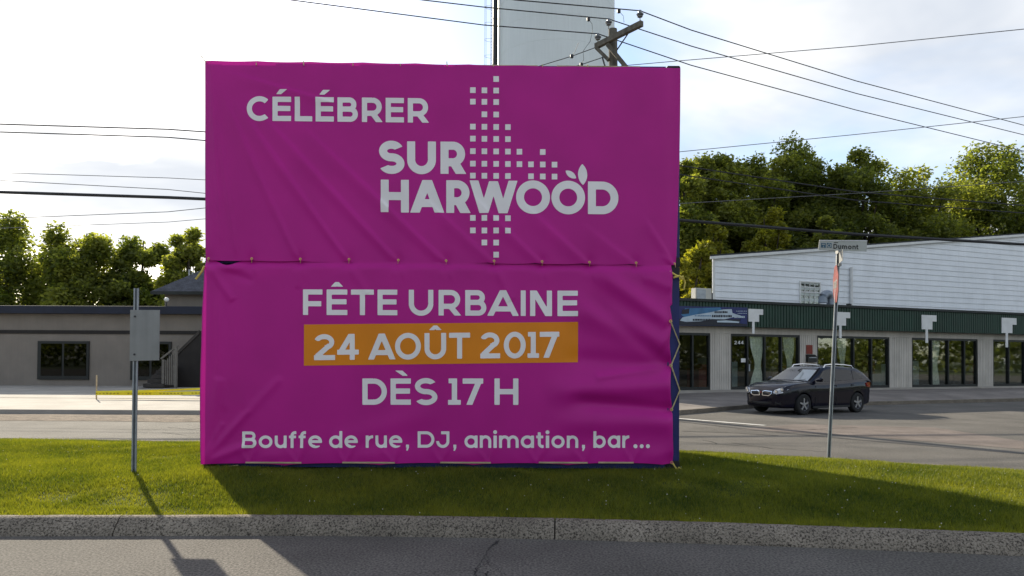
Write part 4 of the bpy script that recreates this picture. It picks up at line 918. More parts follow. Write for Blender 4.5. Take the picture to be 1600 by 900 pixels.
# printed sign board on the fascia
sb = thing('shop_sign', 'blue and white printed sign banner on the green fascia, left end', 'sign')
OS = .455
def sp(px, py, o): return fp(fs(px, OS)[0], o, fz(px, py, OS))
def flat(pts, o, m, name): n = len(pts); return MB().prism([sp(a, b, o) for a, b in pts], nO * .003).build(name, m, sb)
MB().prism([sp(a, b, OS - .02) for a, b in ((1010, 477), (1168, 480.5), (1168, 509.5), (1010, 508.5))], nO * .022).build('board', 'sign_navy', sb)
flat([(1010, 497), (1168, 499), (1168, 509), (1010, 508)], OS + .004, 'sign_dark', 'printed_band')
flat([(1064, 492), (1070, 482), (1125, 480.5), (1128, 485), (1100, 492), (1070, 496)], OS + .008, 'sign_blue', 'printed_sky')
flat([(1062, 501), (1066, 496), (1085, 492), (1110, 488), (1130, 483.5), (1146, 483), (1156, 489), (1160, 497), (1148, 495), (1132, 499), (1112, 498.5), (1095, 502), (1072, 503)], OS + .012, 'sign_pale', 'printed_swoosh')
flat([(1143, 482.5), (1167, 481.5), (1167, 507), (1155, 505), (1159, 494), (1144, 489)], OS + .016, 'sign_navy', 'printed_block')
flat([(1120, 501.3), (1135, 500.6), (1155, 502.6), (1154, 504.6), (1120, 503.6)], OS + .018, 'sign_pale', 'printed_line')
flat([(1065.5, 484), (1077, 482), (1076, 490), (1065, 491)], OS + .012, 'sign_dark', 'printed_photo')
for x0, x1, y0, y1, m in ((1116, 1135, 486, 489.2, 'sign_dark'), (1112, 1142, 492, 495.6, 'sign_dark'), (1147, 1163, 493.5, 496.8, 'sign_pale'), (1085, 1110, 492.5, 494.2, 'sign_blue'), (1082, 1110, 498, 501.2, 'sign_dark'), (1150, 1165, 485.5, 486.6, 'sign_pale'), (1152, 1165, 489, 490, 'sign_pale')):
    x = x0; q = random.Random(int(x0 * 7))
    while x < x1:
        w_ = q.uniform(1.2, 2.4); flat([(x, y0 + q.uniform(0, .5)), (x + w_, y0 + q.uniform(0, .5)), (x + w_, y1), (x, y1)], OS + .021, m, 'printed_mark'); x += w_ + q.uniform(.5, .9)

# upper white clapboard building behind
OU = -3.6
ub = thing('clapboard_building', 'white clapboard upper storey with one barred window above the green fascia', 'building')
s0, s1 = fs(1113, OU)[0], fs(1660, OU)[0]; zl = fz(1113, 402, OU); zq = fz(1338, 386, OU); sq = fs(1338, OU)[0]
slope = (zq - zl) / (sq - s0); ztop = lambda s: zl + slope * (s - s0); s2 = s1 + (s1 - s0) * .4; zpk = ztop(s1)
zr2 = lambda s: ztop(s) if s <= s1 else zpk - slope * (s - s1)
zb_ = zF1 + .03; BH = .305; k = 0
while zb_ + k * BH < zpk - .02:
    za = zb_ + k * BH; zc = za + BH - .006
    # clip the board under the two roof slopes
    lo_a = s0 if ztop(s0) >= za else s0 + (za - zl) / slope; hi_a = s2 if zr2(s2) >= za else s1 + (zpk - za) / slope
    lo_c = s0 if ztop(s0) >= zc else s0 + (min(zc, zpk) - zl) / slope; hi_c = s2 if zr2(s2) >= zc else s1 + (zpk - min(zc, zpk)) / slope
    zc2 = min(zc, zpk); pts = [(lo_a, za)]
    pts += [(hi_a, za), (hi_c, zc2), (lo_c, zc2)]
    if lo_c > lo_a + 1e-4 and ztop(lo_a) > za: pts.append((lo_a, ztop(lo_a)))
    f_ = [fp(s, OU + .035 - .030 * (z - za) / BH, z) for s, z in pts]; MB().prism(f_, -nO * .02).build('siding_board', 'siding', ub); k += 1
core = [fp(s, OU - .03, z) for s, z in ((s0 + .01, zb_ - .05), (s2 - .01, zb_ - .05), (s2 - .01, zr2(s2) - .02), (s1, zpk - .02), (s0 + .01, ztop(s0) - .02))]
BK = Vector((.40, .917, 0)); MB().prism(core, BK * 7).build('wall_core', 'siding', ub)
for a, b in ((s0 - .25, s1), (s1, s2 + .25)):
    za, zc = (zr2(a) if a > s0 else ztop(a)) + .02, zr2(b) + .02
    MB().prism([fp(a, OU + .16, za), fp(b, OU + .16, zc), fp(b, OU + .16, zc + .10), fp(a, OU + .16, za + .10)], BK * 7.4).build('roof', 'roof_dark', ub)
    MB().prism([fp(a, OU + .175, za - .12), fp(b, OU + .175, zc - .12), fp(b, OU + .175, zc + .02), fp(a, OU + .175, za + .02)], -nO * .03).build('barge_board', 'white', ub)
fbox(MB(), s0 - .02, s0 + .12, OU + .03, OU + .06, zb_, ztop(s0) - .02).build('corner_board', 'white', ub)
wa, wb, wz0, wz1 = fs(1250, OU)[0], fs(1279.5, OU)[0], fz(1265, 475.5, OU), fz(1265, 442, OU)
fbox(MB(), wa, wb, OU + .02, OU + .045, wz0, wz1).build('window_pane', 'glass', ub)
fbox(MB(), wa, wb, OU + .012, OU + .019, wz0, wz1).build('window_back', 'interior', ub)
wf = MB(); t_ = .07
for (a, b, c, d) in ((wa - t_, wb + t_, wz1, wz1 + t_), (wa - t_, wb + t_, wz0 - t_, wz0), (wa - t_, wa, wz0, wz1), (wb, wb + t_, wz0, wz1)): fbox(wf, a, b, OU + .01, OU + .09, c, d)
wf.build('window_frame', 'white', ub)
zm = wz0 + (wz1 - wz0) * .55
fbox(MB(), wa, wb, OU + .046, OU + .08, zm - .03, zm + .03).build('meeting_rail', 'white', ub)
for q in (.22, .48, .74):
    c = wa + (wb - wa) * q; fbox(MB(), c - .018, c + .018, OU + .046, OU + .07, wz0, zm - .03).build('window_bar', 'white', ub); fbox(MB(), c - .018, c + .018, OU + .046, OU + .07, zm + .03, wz1).build('window_bar', 'white', ub)
c = wz1 - (wz1 - zm) * .5; fbox(MB(), wa, wb, OU + .0715, OU + .078, c - .02, c + .02).build('window_bar', 'white', ub)
ps = fs(1328, OU)[0]; tag(MB().tube([fp(ps, OU + .12, zF1 + .02), fp(ps, OU + .12, fz(1328, 418, OU))], .075, 10).build('vent_pipe', 'white', smooth=True), 'white vertical pipe on the clapboard wall right of the street sign', 'pipe')
# air conditioner
OA = -1.6; a, b = fs(1087, OA)[0], fs(1112, OA)[0]; za = zF1 + .03; zt = fz(1095, 450, OA)
ac = thing('air_conditioner', 'beige outdoor air conditioner unit on the shop roof', 'air conditioner')
fbox(MB(), a, b, OA - .35, OA, za + .06, zt).build('casing', 'plastic', ac, bevel=.01)
fbox(MB(), a + .06, a + (b - a) * .62, OA + .003, OA + .014, za + .14, zt - .06).build('grille', 'steel', ac)
fbox(MB(), b + .002, b + .10, OA - .30, OA - .05, za + .12, zt - .2).build('pipe_cover', 'car_black', ac)
for s in (a + .1, b - .15): fbox(MB(), s, s + .05, OA - .33, OA - .02, za - .02, za + .058).build('foot', 'dark_steel', ac)
# gooseneck roof vent
OV = -.9; gv = fs(1299, OV)[0]; zv = zF1 + .02; zt = fz(1295, 460, OV); r_ = .23
tag(MB().tube([fp(gv, OV, zv - .02), fp(gv, OV, zt - .25)] + [fp(gv - .26 + .26 * math.cos(q), OV, zt - .25 + .26 * math.sin(q)) for q in [math.pi * i / 10 for i in range(1, 11)]] + [fp(gv - .52, OV, zt - .42)], [.21, .21] + [.20] * 10 + [.22], 14).build('roof_vent', 'galv_blue', smooth=True), 'grey gooseneck roof vent on the shop roof beside the stop sign', 'vent')
a = fs(1316, OV)[0]; tag(fbox(MB(), a, a + .32, OV - .2, OV, zv, zv + .22).build('roof_box', 'plastic'), 'small pale box on the shop roof behind the sign post', 'box')
tag(fbox(MB(), a + .42, a + .62, OV - .15, OV, zv, zv + .30).build('roof_box', 'car_black'), 'small black box on the shop roof at the foot of the white pipe', 'box')

# ------------------------------------------------------------------ car
def make_car():
    root = thing('parked_car', 'dark navy hatchback with twin chrome grilles and silver roof rails by the forecourt', 'car')
    ip = lambda x, tab: float(np.interp(x, [t[0] for t in tab], [t[1] for t in tab]))
    sm = lambda tab: (lambda f: (lambda x: float(f(x))))(curve([t[0] for t in tab], [t[1] for t in tab]))
    hw = sm([(-2.19, .66), (-2.12, .76), (-1.9, .83), (-1.35, .875), (-.5, .885), (.5, .885), (1.25, .875), (1.6, .85), (1.9, .78), (2.06, .68), (2.14, .56), (2.18, .45)])
    zs = sm([(-2.19, .95), (-2.1, 1.02), (-1.6, 1.07), (-.6, 1.035), (.4, 1.01), (.95, 1.015), (1.3, 1.0), (1.7, .95), (1.98, .865), (2.12, .775), (2.18, .69)])
    zb = sm([(-2.19, .36), (-2.05, .27), (-1.6, .21), (0, .19), (1.6, .20), (1.95, .21), (2.1, .24), (2.18, .30)])
    xs = list(np.linspace(-2.19, -1.9, 9)) + list(np.linspace(-1.8, 1.6, 40)) + list(np.linspace(1.65, 2.18, 20)); rows = []
    for x in xs:
        h, t, b = hw(x), zs(x), zb(x); m = b + (t - b) * .52; half = [(0, b), (h * .55, b), (h * .86, b + .005), (h * .955, b + .05), (h * .985, b + (m - b) * .5), (h * .975, b + (m - b) * .62), (h * 1.0, m), (h * .995, m + (t - m) * .45), (h * .975, m + (t - m) * .78), (h * .93, t - .022), (h * .85, t), (h * .5, t + .03 if x > .9 else t + .01), (0, t + .042 if x > .9 else t + .01)]
        rows.append([(x, -y, z) for y, z in half[::-1]][:-1] + [(x, y, z) for y, z in half])
    mb = MB().grid(rows); k = len(rows[0]); mb.f += [tuple(range(k)), tuple((len(rows) - 1) * k + q for q in range(k))[::-1]]
    body = mb.build('body', 'car_paint', root, smooth=True)
    bm = bmesh.new(); bm.from_mesh(body.data); bmesh.ops.remove_doubles(bm, verts=bm.verts, dist=1e-4); bmesh.ops.recalc_face_normals(bm, faces=bm.faces); bm.to_mesh(body.data); bm.free()
    cut = MB()
    for wx_ in (1.27, -1.33):
        for sy in (-1, 1): cut.tube([(wx_, sy * .58, .325), (wx_, sy * 1.0, .325)], .375, 36)
    co = cut.build('cutter', 'car_black'); md = body.modifiers.new('arch', 'BOOLEAN'); md.operation = 'DIFFERENCE'; md.object = co; md.solver = 'EXACT'
    dg = bpy.context.evaluated_depsgraph_get(); me = bpy.data.meshes.new_from_object(body.evaluated_get(dg)); body.modifiers.clear(); body.data = me; bpy.data.objects.remove(co)
    me.set_sharp_from_angle(angle=R(30))
    # cabin
    zr = sm([(-2.14, 1.0), (-2.05, 1.12), (-1.85, 1.33), (-1.7, 1.42), (-1.2, 1.49), (-.5, 1.525), (-.1, 1.515), (.12, 1.485), (.5, 1.285), (.9, 1.08), (1.03, 1.015)])
    side = lambda z: .842 - (z - .98) * .42
    xs = np.linspace(-2.12, 1.02, 60); rows = []
    for x in xs:
        t = zr(x); b = min(zs(x) - .05, t - .01); yl = side(b); ye = side(max(b + .005, t - .07)); half = [(yl, b), ((yl + ye) / 2 + .008, (b + t - .07) / 2), (ye, max(b + .005, t - .07)), (ye - .05, t - .03), (ye - .16, t - .008), (0, t + .012)]
        rows.append([(x, -y, z) for y, z in half][:-1] + [(x, y, z) for y, z in half[::-1]])
    cab = MB().grid(rows); keep = []
    for f in cab.f:
        c = sum(cab.v[i][0] for i in f) / 4; j = f[0] % 11
        if .19 < c < .93 and 3 <= j <= 6: continue
        keep.append(f)
    cab.f = keep; cab.build('cabin', 'car_paint', root, smooth=True)
    # windscreen, tailgate glass
    def pane(x0, x1, inset, name, m='car_glass'):
        rows = []
        for i in range(13):
            x = x0 + (x1 - x0) * i / 12; t = zr(x); ye = side(max(zs(x) - .04, t - .07)) - inset; r = []
            for j in range(17):
                y = ye * (j / 8 - 1); a = abs(y) / (ye + inset); drop = .02 * a ** 2 + .018 * a ** 8; r.append((x + .006 * (1 if x > 0 else -1), y, t + .012 - drop + .006))
            rows.append(r)
        return MB().grid(rows).build(name, m, root, smooth='all')
    pane(.17, .96, .085, 'windscreen', 'screen'); pane(-2.02, -1.74, .10, 'rear_window')
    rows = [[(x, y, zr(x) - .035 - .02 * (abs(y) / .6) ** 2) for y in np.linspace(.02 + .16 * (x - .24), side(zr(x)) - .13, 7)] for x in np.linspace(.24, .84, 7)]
    MB().grid(rows).build('sky_glare_panel', 'glare_white', root, smooth='all')  # added white panel, paints the sky's reflection on the driver's half of the windscreen
    MB().bb((.62, -.72, .93), (1.0, .72, .985)).build('dashboard', 'car_black', root, bevel=.02)
    for y in (-.3, .28): MB().tube([(.885, y, 1.045), (.80, y + .28, 1.10)], .008, 5).build('wiper', 'car_black', root)
    def side_pane(pts, name, m='car_glass', o=.010):
        for sgn in (1, -1):
            ps = [(x, sgn * (side(z) + o + .008 * math.sin(math.pi * min(1, max(0, (z - .95) / .5)))), z) for x, z in pts]; MB().prism(ps, (0, sgn * -.006, 0)).build(name, m, root)
    bz = lambda x: zs(x) + .012
    side_pane([(.62, bz(.62)), (-.22, bz(-.22)), (-.22, 1.415), (-.02, 1.40), (.18, 1.345)], 'door_window'); side_pane([(-.30, bz(-.3)), (-1.12, bz(-1.1)), (-1.20, 1.385), (-.9, 1.405), (-.30, 1.42)], 'door_window')
    side_pane([(-1.20, bz(-1.2)), (-1.72, 1.12), (-1.62, 1.27), (-1.28, 1.375)], 'quarter_window')
    side_pane([(-.225, bz(-.2)), (-.295, bz(-.3)), (-.295, 1.42), (-.225, 1.418)], 'door_pillar', 'car_black', .014)
    bvh = BVHTree.FromPolygons([v.co.copy() for v in body.data.vertices], [tuple(p.vertices) for p in body.data.polygons])
    def nose(pts, name, m, lift=.008, thick=.02):
        P = []
        for y, z in pts:
            hit = bvh.ray_cast(Vector((3, y, z)), Vector((-1, 0, 0)))[0]; P.append((hit.x if hit else 2.0, y, z))
        n = len(P); c = tuple(sum(p[k] for p in P) / n for k in range(3)); hit = bvh.ray_cast(Vector((3, c[1], c[2])), Vector((-1, 0, 0)))[0]
        front = [Vector(p) + Vector((lift, 0, 0)) for p in P] + [Vector((max(hit.x if hit else c[0], c[0]) + lift + .006, c[1], c[2]))]; back = [v - Vector((thick + lift, 0, 0)) for v in front[:-1]]
        return MB().add(front + back, [(i, (i + 1) % n, n) for i in range(n)] + [(i, n + 1 + i, n + 1 + (i + 1) % n, (i + 1) % n) for i in range(n)]).build(name, m, root)
    for s in (1, -1):
        ring_o = [(s * y, z + .05) for y, z in ((.05, .54), (.29, .53), (.40, .585), (.42, .685), (.13, .705), (.055, .67))]
        cy, cz = sum(p[0] for p in ring_o) / 6, sum(p[1] for p in ring_o) / 6; ring_i = [(cy + (y - cy) * .82, cz + (z - cz) * .74) for y, z in ring_o]
        f = nose(ring_o, 'grille_frame', 'chrome', .012); gq = nose(ring_i, 'grille', 'car_black', .026)
        h = nose([(s * y, z + .05) for y, z in ((.455, .635), (.57, .595), (.70, .635), (.785, .75), (.80, .86), (.72, .835), (.60, .775), (.48, .72))], 'headlight', 'lens', .012)
        for y, z, rr in ((q[0], q[1] + .05, q[2]) for q in ((.565, .675, .055), (.69, .735, .062))):
            hit = bvh.ray_cast(Vector((3, s * y, z)), Vector((-1, 0, 0)))[0]; cx = (hit.x if hit else 1.95) + .022
            MB().tube([(cx, s * y, z), (cx + .012, s * y, z)], rr, 16).build('lamp', 'lens_dark', h)
            MB().tube([(cx + .012, s * y, z), (cx + .02, s * y, z)], rr * .55, 14).build('bulb', 'chrome', h)
        nose([(s * y, z) for y, z in ((.50, .31), (.66, .31), (.67, .40), (.52, .41))], 'fog_light_recess', 'car_black', .006)
        # mirror
        mr = MB().tube([(.68, s * .85, 1.07), (.65, s * .93, 1.085), (.64, s * 1.0, 1.09), (.645, s * 1.035, 1.08)], [.03, .065, .075, .045], 10).build('wing_mirror', 'car_paint', root, True)
        MB().bb((.565, s * .965 - .05, 1.035), (.576, s * .965 + .05, 1.13)).build('mirror_glass', 'chrome', mr)
        pts = [(.02, s * .61, 1.455), (-.06, s * .605, 1.545), (-.5, s * .60, 1.573), (-1.0, s * .60, 1.555), (-1.38, s * .605, 1.52), (-1.45, s * .61, 1.44)]; MB().tube(pts, .021, 8).build('roof_rail', 'chrome', root, True)
        MB().tube([(-.55, s * .60, 1.50), (-.55, s * .60, 1.572)], .022, 8).build('rail_foot', 'chrome', root, True)
        for x in (-.10, -1.0): MB().tube([(x, s * .885, .90), (x - .03, s * .905, .905), (x - .15, s * .905, .91), (x - .18, s * .885, .91)], .013, 6).build('door_handle', 'car_paint', root, True)
        for x, z0, z1 in ((.74, .28, .96), (-.26, .24, .985), (-1.02, .55, .99)):
            MB().prism([(x, s * (hw(x) * .992), z0), (x - .012, s * (hw(x) * .992), z0), (x - .012, s * (hw(x) * .985), z1 - .06), (x, s * (hw(x) * .985), z1 - .06)], (0, s * .005, 0)).build('door_seam', 'car_black', root)
        MB().bb((-.92, s * .868, .195), (.86, s * .885, .265)).build('sill_trim', 'car_black', root)
        MB().prism([(-2.05, s * .79, .80), (-1.82, s * .835, .84), (-1.80, s * .835, .97), (-2.08, s * .765, 1.0)], (-.02, s * .03, 0)).build('tail_light', 'lens_red', root)
        for wx_ in (1.27, -1.33):
            w_ = bpy.data.objects.new('wheel', None); COL.objects.link(w_); w_.parent = root; w_.location = (wx_, s * .79, .325)
            MB().lathe([(.20, -.10), (.29, -.105), (.318, -.085), (.325, -.05), (.325, .05), (.318, .085), (.29, .105), (.20, .10)], (0, 0, 0), 'y', 36, True).build('tyre', 'rubber', w_, True)
            rim = MB().lathe([(.20, -.09), (.212, .07 * s), (.222, .096 * s), (.205, .10 * s), (.19, .07 * s), (.188, -.06)], (0, 0, 0), 'y', 36).build('rim', 'alloy', w_, True)
            MB().lathe([(.001, .02 * s), (.19, .02 * s)], (0, 0, 0), 'y', 28).build('brake_disc', 'dark_steel', w_)
            sp_ = MB()
            for q in range(5):
                a = 2 * math.pi * q / 5 + .3; Mx = Matrix.Rotation(-a, 4, 'Y'); vs = [Mx @ Vector(v) for v in ((.02, 0, -.028), (.205, 0, -.026), (.205, 0, .026), (.02, 0, .028))]; sp_.prism([v + Vector((0, s * .062, 0)) for v in vs], (0, s * .03, 0))
            sp_.tube([(0, s * .055, 0), (0, s * .10, 0)], .05, 16); sp_.build('spokes', 'alloy', rim)
    nose([(-.05, .33), (.05, .33), (.05, .34), (-.05, .34)], 'bumper_slot', 'car_black', .004)
    nose([(-.38, .29), (.38, .29), (.42, .40), (-.42, .40)], 'lower_intake', 'car_black', .006)
    nose([(0, .65), (.018, .685), (.014, .72), (-.014, .72), (-.018, .685)], 'badge', 'lens_red', .016)
    MB().bb((-1.1, -.60, .55), (.5, .60, .75)).build('interior_floor', 'car_seat', root)
    for y in (-.36, .36):
        MB().bb((-.35, y - .24, .75), (.15, y + .24, .88)).build('seat', 'car_seat', root, bevel=.04); MB().bb((-.50, y - .24, .80), (-.36, y + .24, 1.30)).build('seat_back', 'car_seat', root, bevel=.04)
    MB().lathe([(.165, -.012), (.19, 0), (.165, .012), (.15, 0)], (.42, .36, .98), 'y', 20, True).build('steering_wheel', 'car_black', root)
    return root
car = make_car()
w1 = at(1256, 648.5, Z=0); CA = R(29)
rz = math.pi + CA; loc = Vector((1.27, .86, 0)); loc.rotate(Matrix.Rotation(rz, 3, 'Z')); car.location = (w1.x - loc.x, w1.y - loc.y, 0.0); car.rotation_euler = (0, 0, rz)

# ------------------------------------------------------------------ street sign
pbase = at(1294, 714, Z=.16); YS = pbase.y; tp = at(1310.5, 393, Y=YS)
ss = thing('street_sign', 'leaning galvanised post with a white street name blade and a stop sign', 'street sign', tuple(pbase))
WS = lambda p: Vector(p) - pbase
ax = (WS(tp)).normalized()
def uch(a, b, w=.055, d=.03, t=.007):
    P = [(-w / 2, 0), (-w / 4, 0), (-w / 6, d), (w / 6, d), (w / 4, 0), (w / 2, 0), (w / 2, t), (w / 4 + t, t), (w / 6 + t, d + t), (-w / 6 - t, d + t), (-w / 4 - t, t), (-w / 2, t)]
    return MB().prism([a + Vector((x, y, 0)) for x, y in P], b - a)
uch(WS(pbase + Vector((0, 0, -.25))), WS(tp)).build('post', 'steel', ss)
uch(Vector((.022, .03, -.2)), Vector((.022, .03, 0)) + ax * .42, .05).build('ground_stub', 'dark_steel', ss)
def px_at(a, b, dy): return WS(at(a, b, Y=YS + dy))
blade = MB().prism([px_at(a, b, -.045) for a, b in ((1280.5, 375), (1355, 375.5), (1354, 393), (1278.5, 390.5))], (0, .006, 0)).build('name_blade', 'sign_white', ss); blade['label'] = 'white street name blade'
MB().prism([px_at(a, b, -.046) for a, b in ((1280.8, 375), (1355, 375.4), (1354.9, 377), (1280.5, 376.4))], (0, -.004, 0)).build('blade_edge', 'white', ss)
def pl(X, Y): return [px_at(a, b, -.050) for a, b in zip(X, Y)]
mb = MB(); f = word_fun([('D', 1302.3, 1308.5), ('u', 1309.8, 1314.3), ('m', 1315.8, 1323.6), ('o', 1325.0, 1330.6), ('n', 1332.0, 1337.0), ('t', 1337.8, 1341.4)], 381.0, 388.6, 382.2, 389.8, 1.45)
march(f, 1300, 377, 1345, 393, .3, pl, mb); mb.build('lettering', 'sign_black', ss)
MB().prism([px_at(a, b, -.047) for a, b in ((1303, 378.2), (1309.5, 378.8), (1309.5, 379.7), (1303, 379.1))], (0, -.003, 0)).build('small_print', 'sign_black', ss)
for a in (1283.0, 1292.0):
    e = MB().prism([px_at(a + u, b, -.047) for u, b in ((0, 379.6), (7.2, 379.9), (7.2, 387.2), (0, 386.7))], (0, -.003, 0)).build('emblem', 'sign_teal', ss)
    if a < 1290: MB().prism([px_at(a + u, b, -.051) for u, b in ((1, 381), (6, 381.2), (6, 382.4), (1, 382.2))], (0, -.002, 0)).build('emblem_stroke', 'sign_white', e); MB().prism([px_at(a + u, b, -.051) for u, b in ((3.1, 384), (4, 384), (4, 386.5), (3.1, 386.5))], (0, -.002, 0)).build('emblem_stroke', 'sign_white', e)
    else:
        q = MB(); march(lambda gx, gy: np.maximum(np.maximum(np.abs(np.hypot(gx - a - 3.6, gy - 383.6) - 2.4) - .55, -9), -np.maximum(a + 3.6 - gx, gy - 383.4) if False else gx * 0 - 9), a, 380, a + 7.2, 387, .3, lambda X, Y: [px_at(u, v, -.051) for u, v in zip(X, Y)], q); q.build('emblem_ring', 'sign_white', e)
# cross blade and stop sign, seen almost edge-on
th = R(17.5); u_ = Vector((math.sin(th), math.cos(th), 0)); nrm = Vector((-math.cos(th), math.sin(th), 0))
cb = px_at(1311, 404, 0); MB().prism([cb + u_ * a + Vector((0, 0, b)) for a, b in ((-.42, -.085), (.34, -.085), (.34, .085), (-.42, .085))], nrm * .006).build('cross_blade', 'sign_back', ss)
MB().box(px_at(1310.5, 394, 0), (.06, .10, .05)).build('bracket', 'sign_back', ss); MB().box(px_at(1311, 414, 0), (.05, .07, .04)).build('bracket', 'sign_back', ss)
sc = px_at(1309.3, 444, -.05); rad = .315; oc = [sc + u_ * (rad * math.cos(R(22.5 + 45 * k))) + Vector((0, 0, rad * math.sin(R(22.5 + 45 * k)))) for k in range(8)]
st = MB().prism([p + nrm * .03 for p in oc], nrm * .004).build('stop_panel', 'sign_red', ss)
MB().prism([p + nrm * .024 for p in oc], nrm * .004).build('panel_back', 'sign_back', st)
mb = MB(); f = word_fun([('A', -42, -26), ('R', -24, -11), ('R', -8, 5), ('Ê', 8, 19), ('T', 21, 36)], -11, 11, -11, 11, 5)
march(f, -45, -22, 40, 16, .9, lambda X, Y: [sc + nrm * .0365 - u_ * (a * .0055) * -1 * -1 + Vector((0, 0, -b * .0055)) for a, b in zip(X, Y)], mb); mb.build('lettering', 'sign_back', st)
MB().tube([sc + nrm * .02, px_at(1309.3, 444, .0)], .02, 8).build('bolt', 'steel', ss)

# small sign whose shadow lies on the road
hx = 1.62 / math.tan(SUN_EL); sx_, sy_ = -2.76 - math.sin(SUN_AZ) * hx, 5.86 + math.cos(SUN_AZ) * hx
sgp = thing('island_sign', 'small rectangular metal sign on a post at the left end of the island', 'sign', (sx_, sy_, float(lawn_z(sx_, sy_))))
uch(Vector((0, 0, -.2)), Vector((0, 0, 2.25)), .06).build('post', 'steel', sgp)
hb = 1.62 - float(lawn_z(sx_, sy_))
MB().prism([(-.06, -.012, hb), (.30, -.012, hb + .01), (.30, -.012, hb + .62), (-.06, -.012, hb + .62)], (0, -.004, 0)).build('panel', 'sign_back', sgp)
for hz in (.08, .54): MB().tube([(0, -.017, hb + hz), (0, -.026, hb + hz)], .012, 8).build('bolt', 'dark_steel', sgp)

# ------------------------------------------------------------------ house on the left
YH = 34.0
hs = thing('house', 'beige stucco house with navy eaves and an outside stair, left of the banner', 'house')
X = lambda px: at(px, 563, Y=YH).x
Z = lambda py, Y=YH: at(300, py, Y=Y).z
gz = blk_z(YH) - .05
MB().bb((X(-160), YH, gz - .3), (X(470), YH + 8, Z(484))).build('wall', 'stucco', hs)
MB().bb((X(-165), YH - .45, Z(491.5)), (X(475), YH + .3, Z(480))).build('eave', 'navy_trim', hs)
MB().prism([(X(-165), YH - .42, Z(480) + .003), (X(-165), YH + .9, Z(480) + .003), (X(-165), YH + .9, Z(476.5))], (X(475) - X(-165), 0, 0)).build('porch_roof', 'shingle', hs)
MB().bb((X(-160), YH - .05, Z(522.5)), (X(470), YH - .002, Z(517))).build('string_course', 'brown_trim', hs)
YU = YH + 1.2
XU = lambda px: at(px, 563, Y=YU).x; ZU = lambda py: Z(py, YU)
MB().bb((XU(256), YU, Z(484) + .003), (XU(470), YU + 7, ZU(456))).build('upper_wall', 'stucco', hs)
e = .45; a, b = XU(256) - e, XU(470) + e; y0, y1 = YU - e, YU + 7 + e; zE = ZU(456.5); hp_ = 2.5
rid = [(a + 3.0, (y0 + y1) / 2, zE + hp_), (b - 3.0, (y0 + y1) / 2, zE + hp_)]; low_ = [(a, y0, zE), (b, y0, zE), (b, y1, zE), (a, y1, zE)]
MB().add(low_ + rid, [(0, 1, 5, 4), (1, 2, 5), (2, 3, 4, 5), (3, 0, 4), (0, 3, 2, 1)]).build('hip_roof', 'shingle', hs)
MB().bb((a - .02, y0 - .03, zE - .16), (b + .02, y0 + .02, zE - .004)).build('gutter', 'roof_dark', hs)
for px, top in ((271, 421), (276.5, 425)): MB().tube([(XU(px), YU + 1.6, zE + .3), (XU(px), YU + 1.6, at(px, top, Y=YU + 1.6).z)], .045, 8).build('vent_pipe', 'steel', hs, True)
MB().lathe([(.01, -.11), (.09, -.07), (.12, 0), (.09, .07), (.01, .11)], (X(263), YH - .25, Z(469)), n=14).build('globe_lamp', 'white', hs, True)
MB().tube([(X(263), YH - .25, Z(469) - .36), (X(263), YH - .25, Z(469) - .10)], .03, 8).build('lamp_stem', 'dark_steel', hs)
for p0, p1 in ((205, 268), (60, 140)):
    f = MB().bb((X(p0), YH - .08, Z(594)), (X(p1), YH - .004, Z(534))).build('window_frame', 'frame_black', hs)
    MB().bb((X(p0) + .18, YH - .10, Z(588)), ((X(p0) + X(p1)) / 2 - .06, YH - .083, Z(538))).build('window_pane', 'car_glass', f); MB().bb(((X(p0) + X(p1)) / 2 + .06, YH - .10, Z(588)), (X(p1) - .12, YH - .083, Z(538))).build('window_pane', 'car_glass', f)
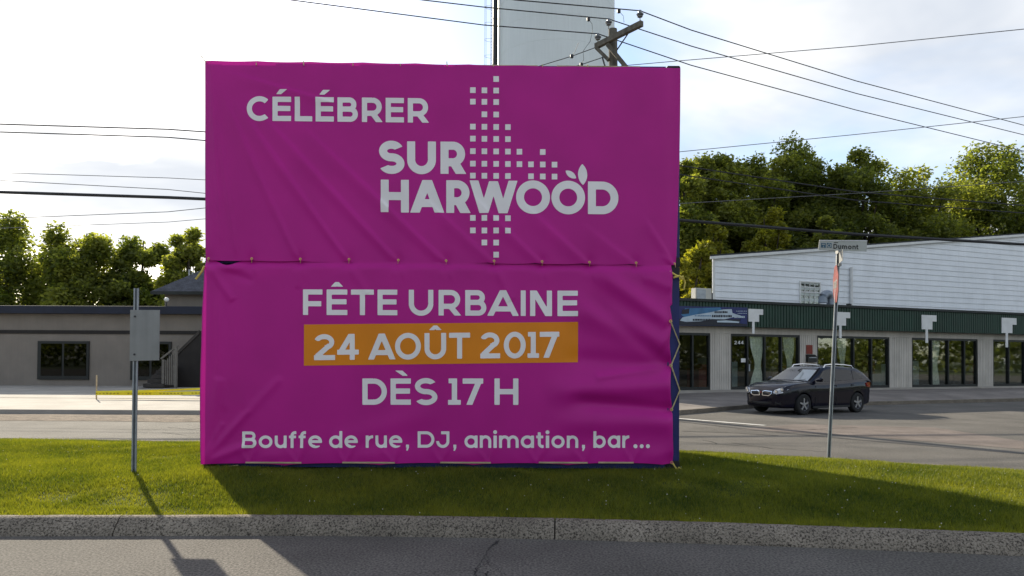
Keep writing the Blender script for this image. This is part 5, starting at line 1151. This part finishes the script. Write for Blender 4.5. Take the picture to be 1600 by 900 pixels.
# stair: flight rising to the right behind a dark stringer, with front steps and a railing
ys = YH - 1.3
st = [(X(258), ys, gz), (X(345), ys, gz), (X(345), ys, Z(520)), (X(330), ys, Z(520)), (X(262), ys, Z(587))]
MB().prism(st, (0, 1.1, 0)).build('stair_flank', 'brown_trim', hs)
MB().prism([(X(258), ys - .05, Z(594)), (X(258), ys - .05, Z(589)), (X(330), ys - .05, Z(517.5)), (X(330), ys - .05, Z(523))], (0, .045, 0)).build('stringer', 'stair', hs)
for k in range(6): MB().bb((X(265) + .08 * k, ys - 1.5 + .22 * k, gz - .1 + .19 * k), (X(297), ys - .06, gz + .07 + .19 * k)).build('step', 'stair', hs)
for px in (293, 311): MB().bb((X(px), ys - 1.2, gz), (X(px) + .11, ys - 1.09, Z(562 if px < 300 else 545))).build('newel_post', 'rail', hs)
for k in range(5): q = k / 5; MB().bb((X(297) + q * .42 + .02, ys - 1.17, gz + .2), (X(297) + q * .42 + .07, ys - 1.12, Z(563 - q * 14))).build('baluster', 'rail', hs)
beam(Vector((X(291), ys - 1.145, Z(561))), Vector((X(316), ys - 1.145, Z(541))), .08, .07).build('handrail', 'rail', hs)
# caution tape
tp_ = thing('caution_tape', 'yellow caution tape strung low between two stakes before the house', 'tape')
YT = 25.0; gT = blk_z(YT)
for px in (150, 372): p = at(px, 610, Y=YT); MB().tube([(p.x, YT + .03, gT - .1), (p.x, YT + .03, gT + .85)], .025, 8).build('stake', 'batten', tp_)
for (ya, yb, wd) in ((614.5, 612.5, .13), (612.5, 604.5, .07)):
    rows = []
    for k in range(31):
        t = k / 30; p = at(150 + 222 * t, ya + (yb - ya) * t + 1.2 * math.sin(math.pi * t), Y=YT); tw = .02 * math.sin(t * 9 + ya); rows.append([(p.x, YT + tw, p.z - wd / 2), (p.x, YT - tw, p.z + wd / 2)])
    MB().grid(rows).build('tape', 'tape', tp_)
    if wd > .1:
        for k in range(40):
            if k % 9 in (7, 8): continue
            t = k / 40; p = at(150 + 222 * t, ya + (yb - ya) * t + 1.2 * math.sin(math.pi * t), Y=YT); MB().bb((p.x, YT - .034, p.z - .022), (p.x + .06, YT - .030, p.z + .022)).build('tape_mark', 'tape_ink', tp_)
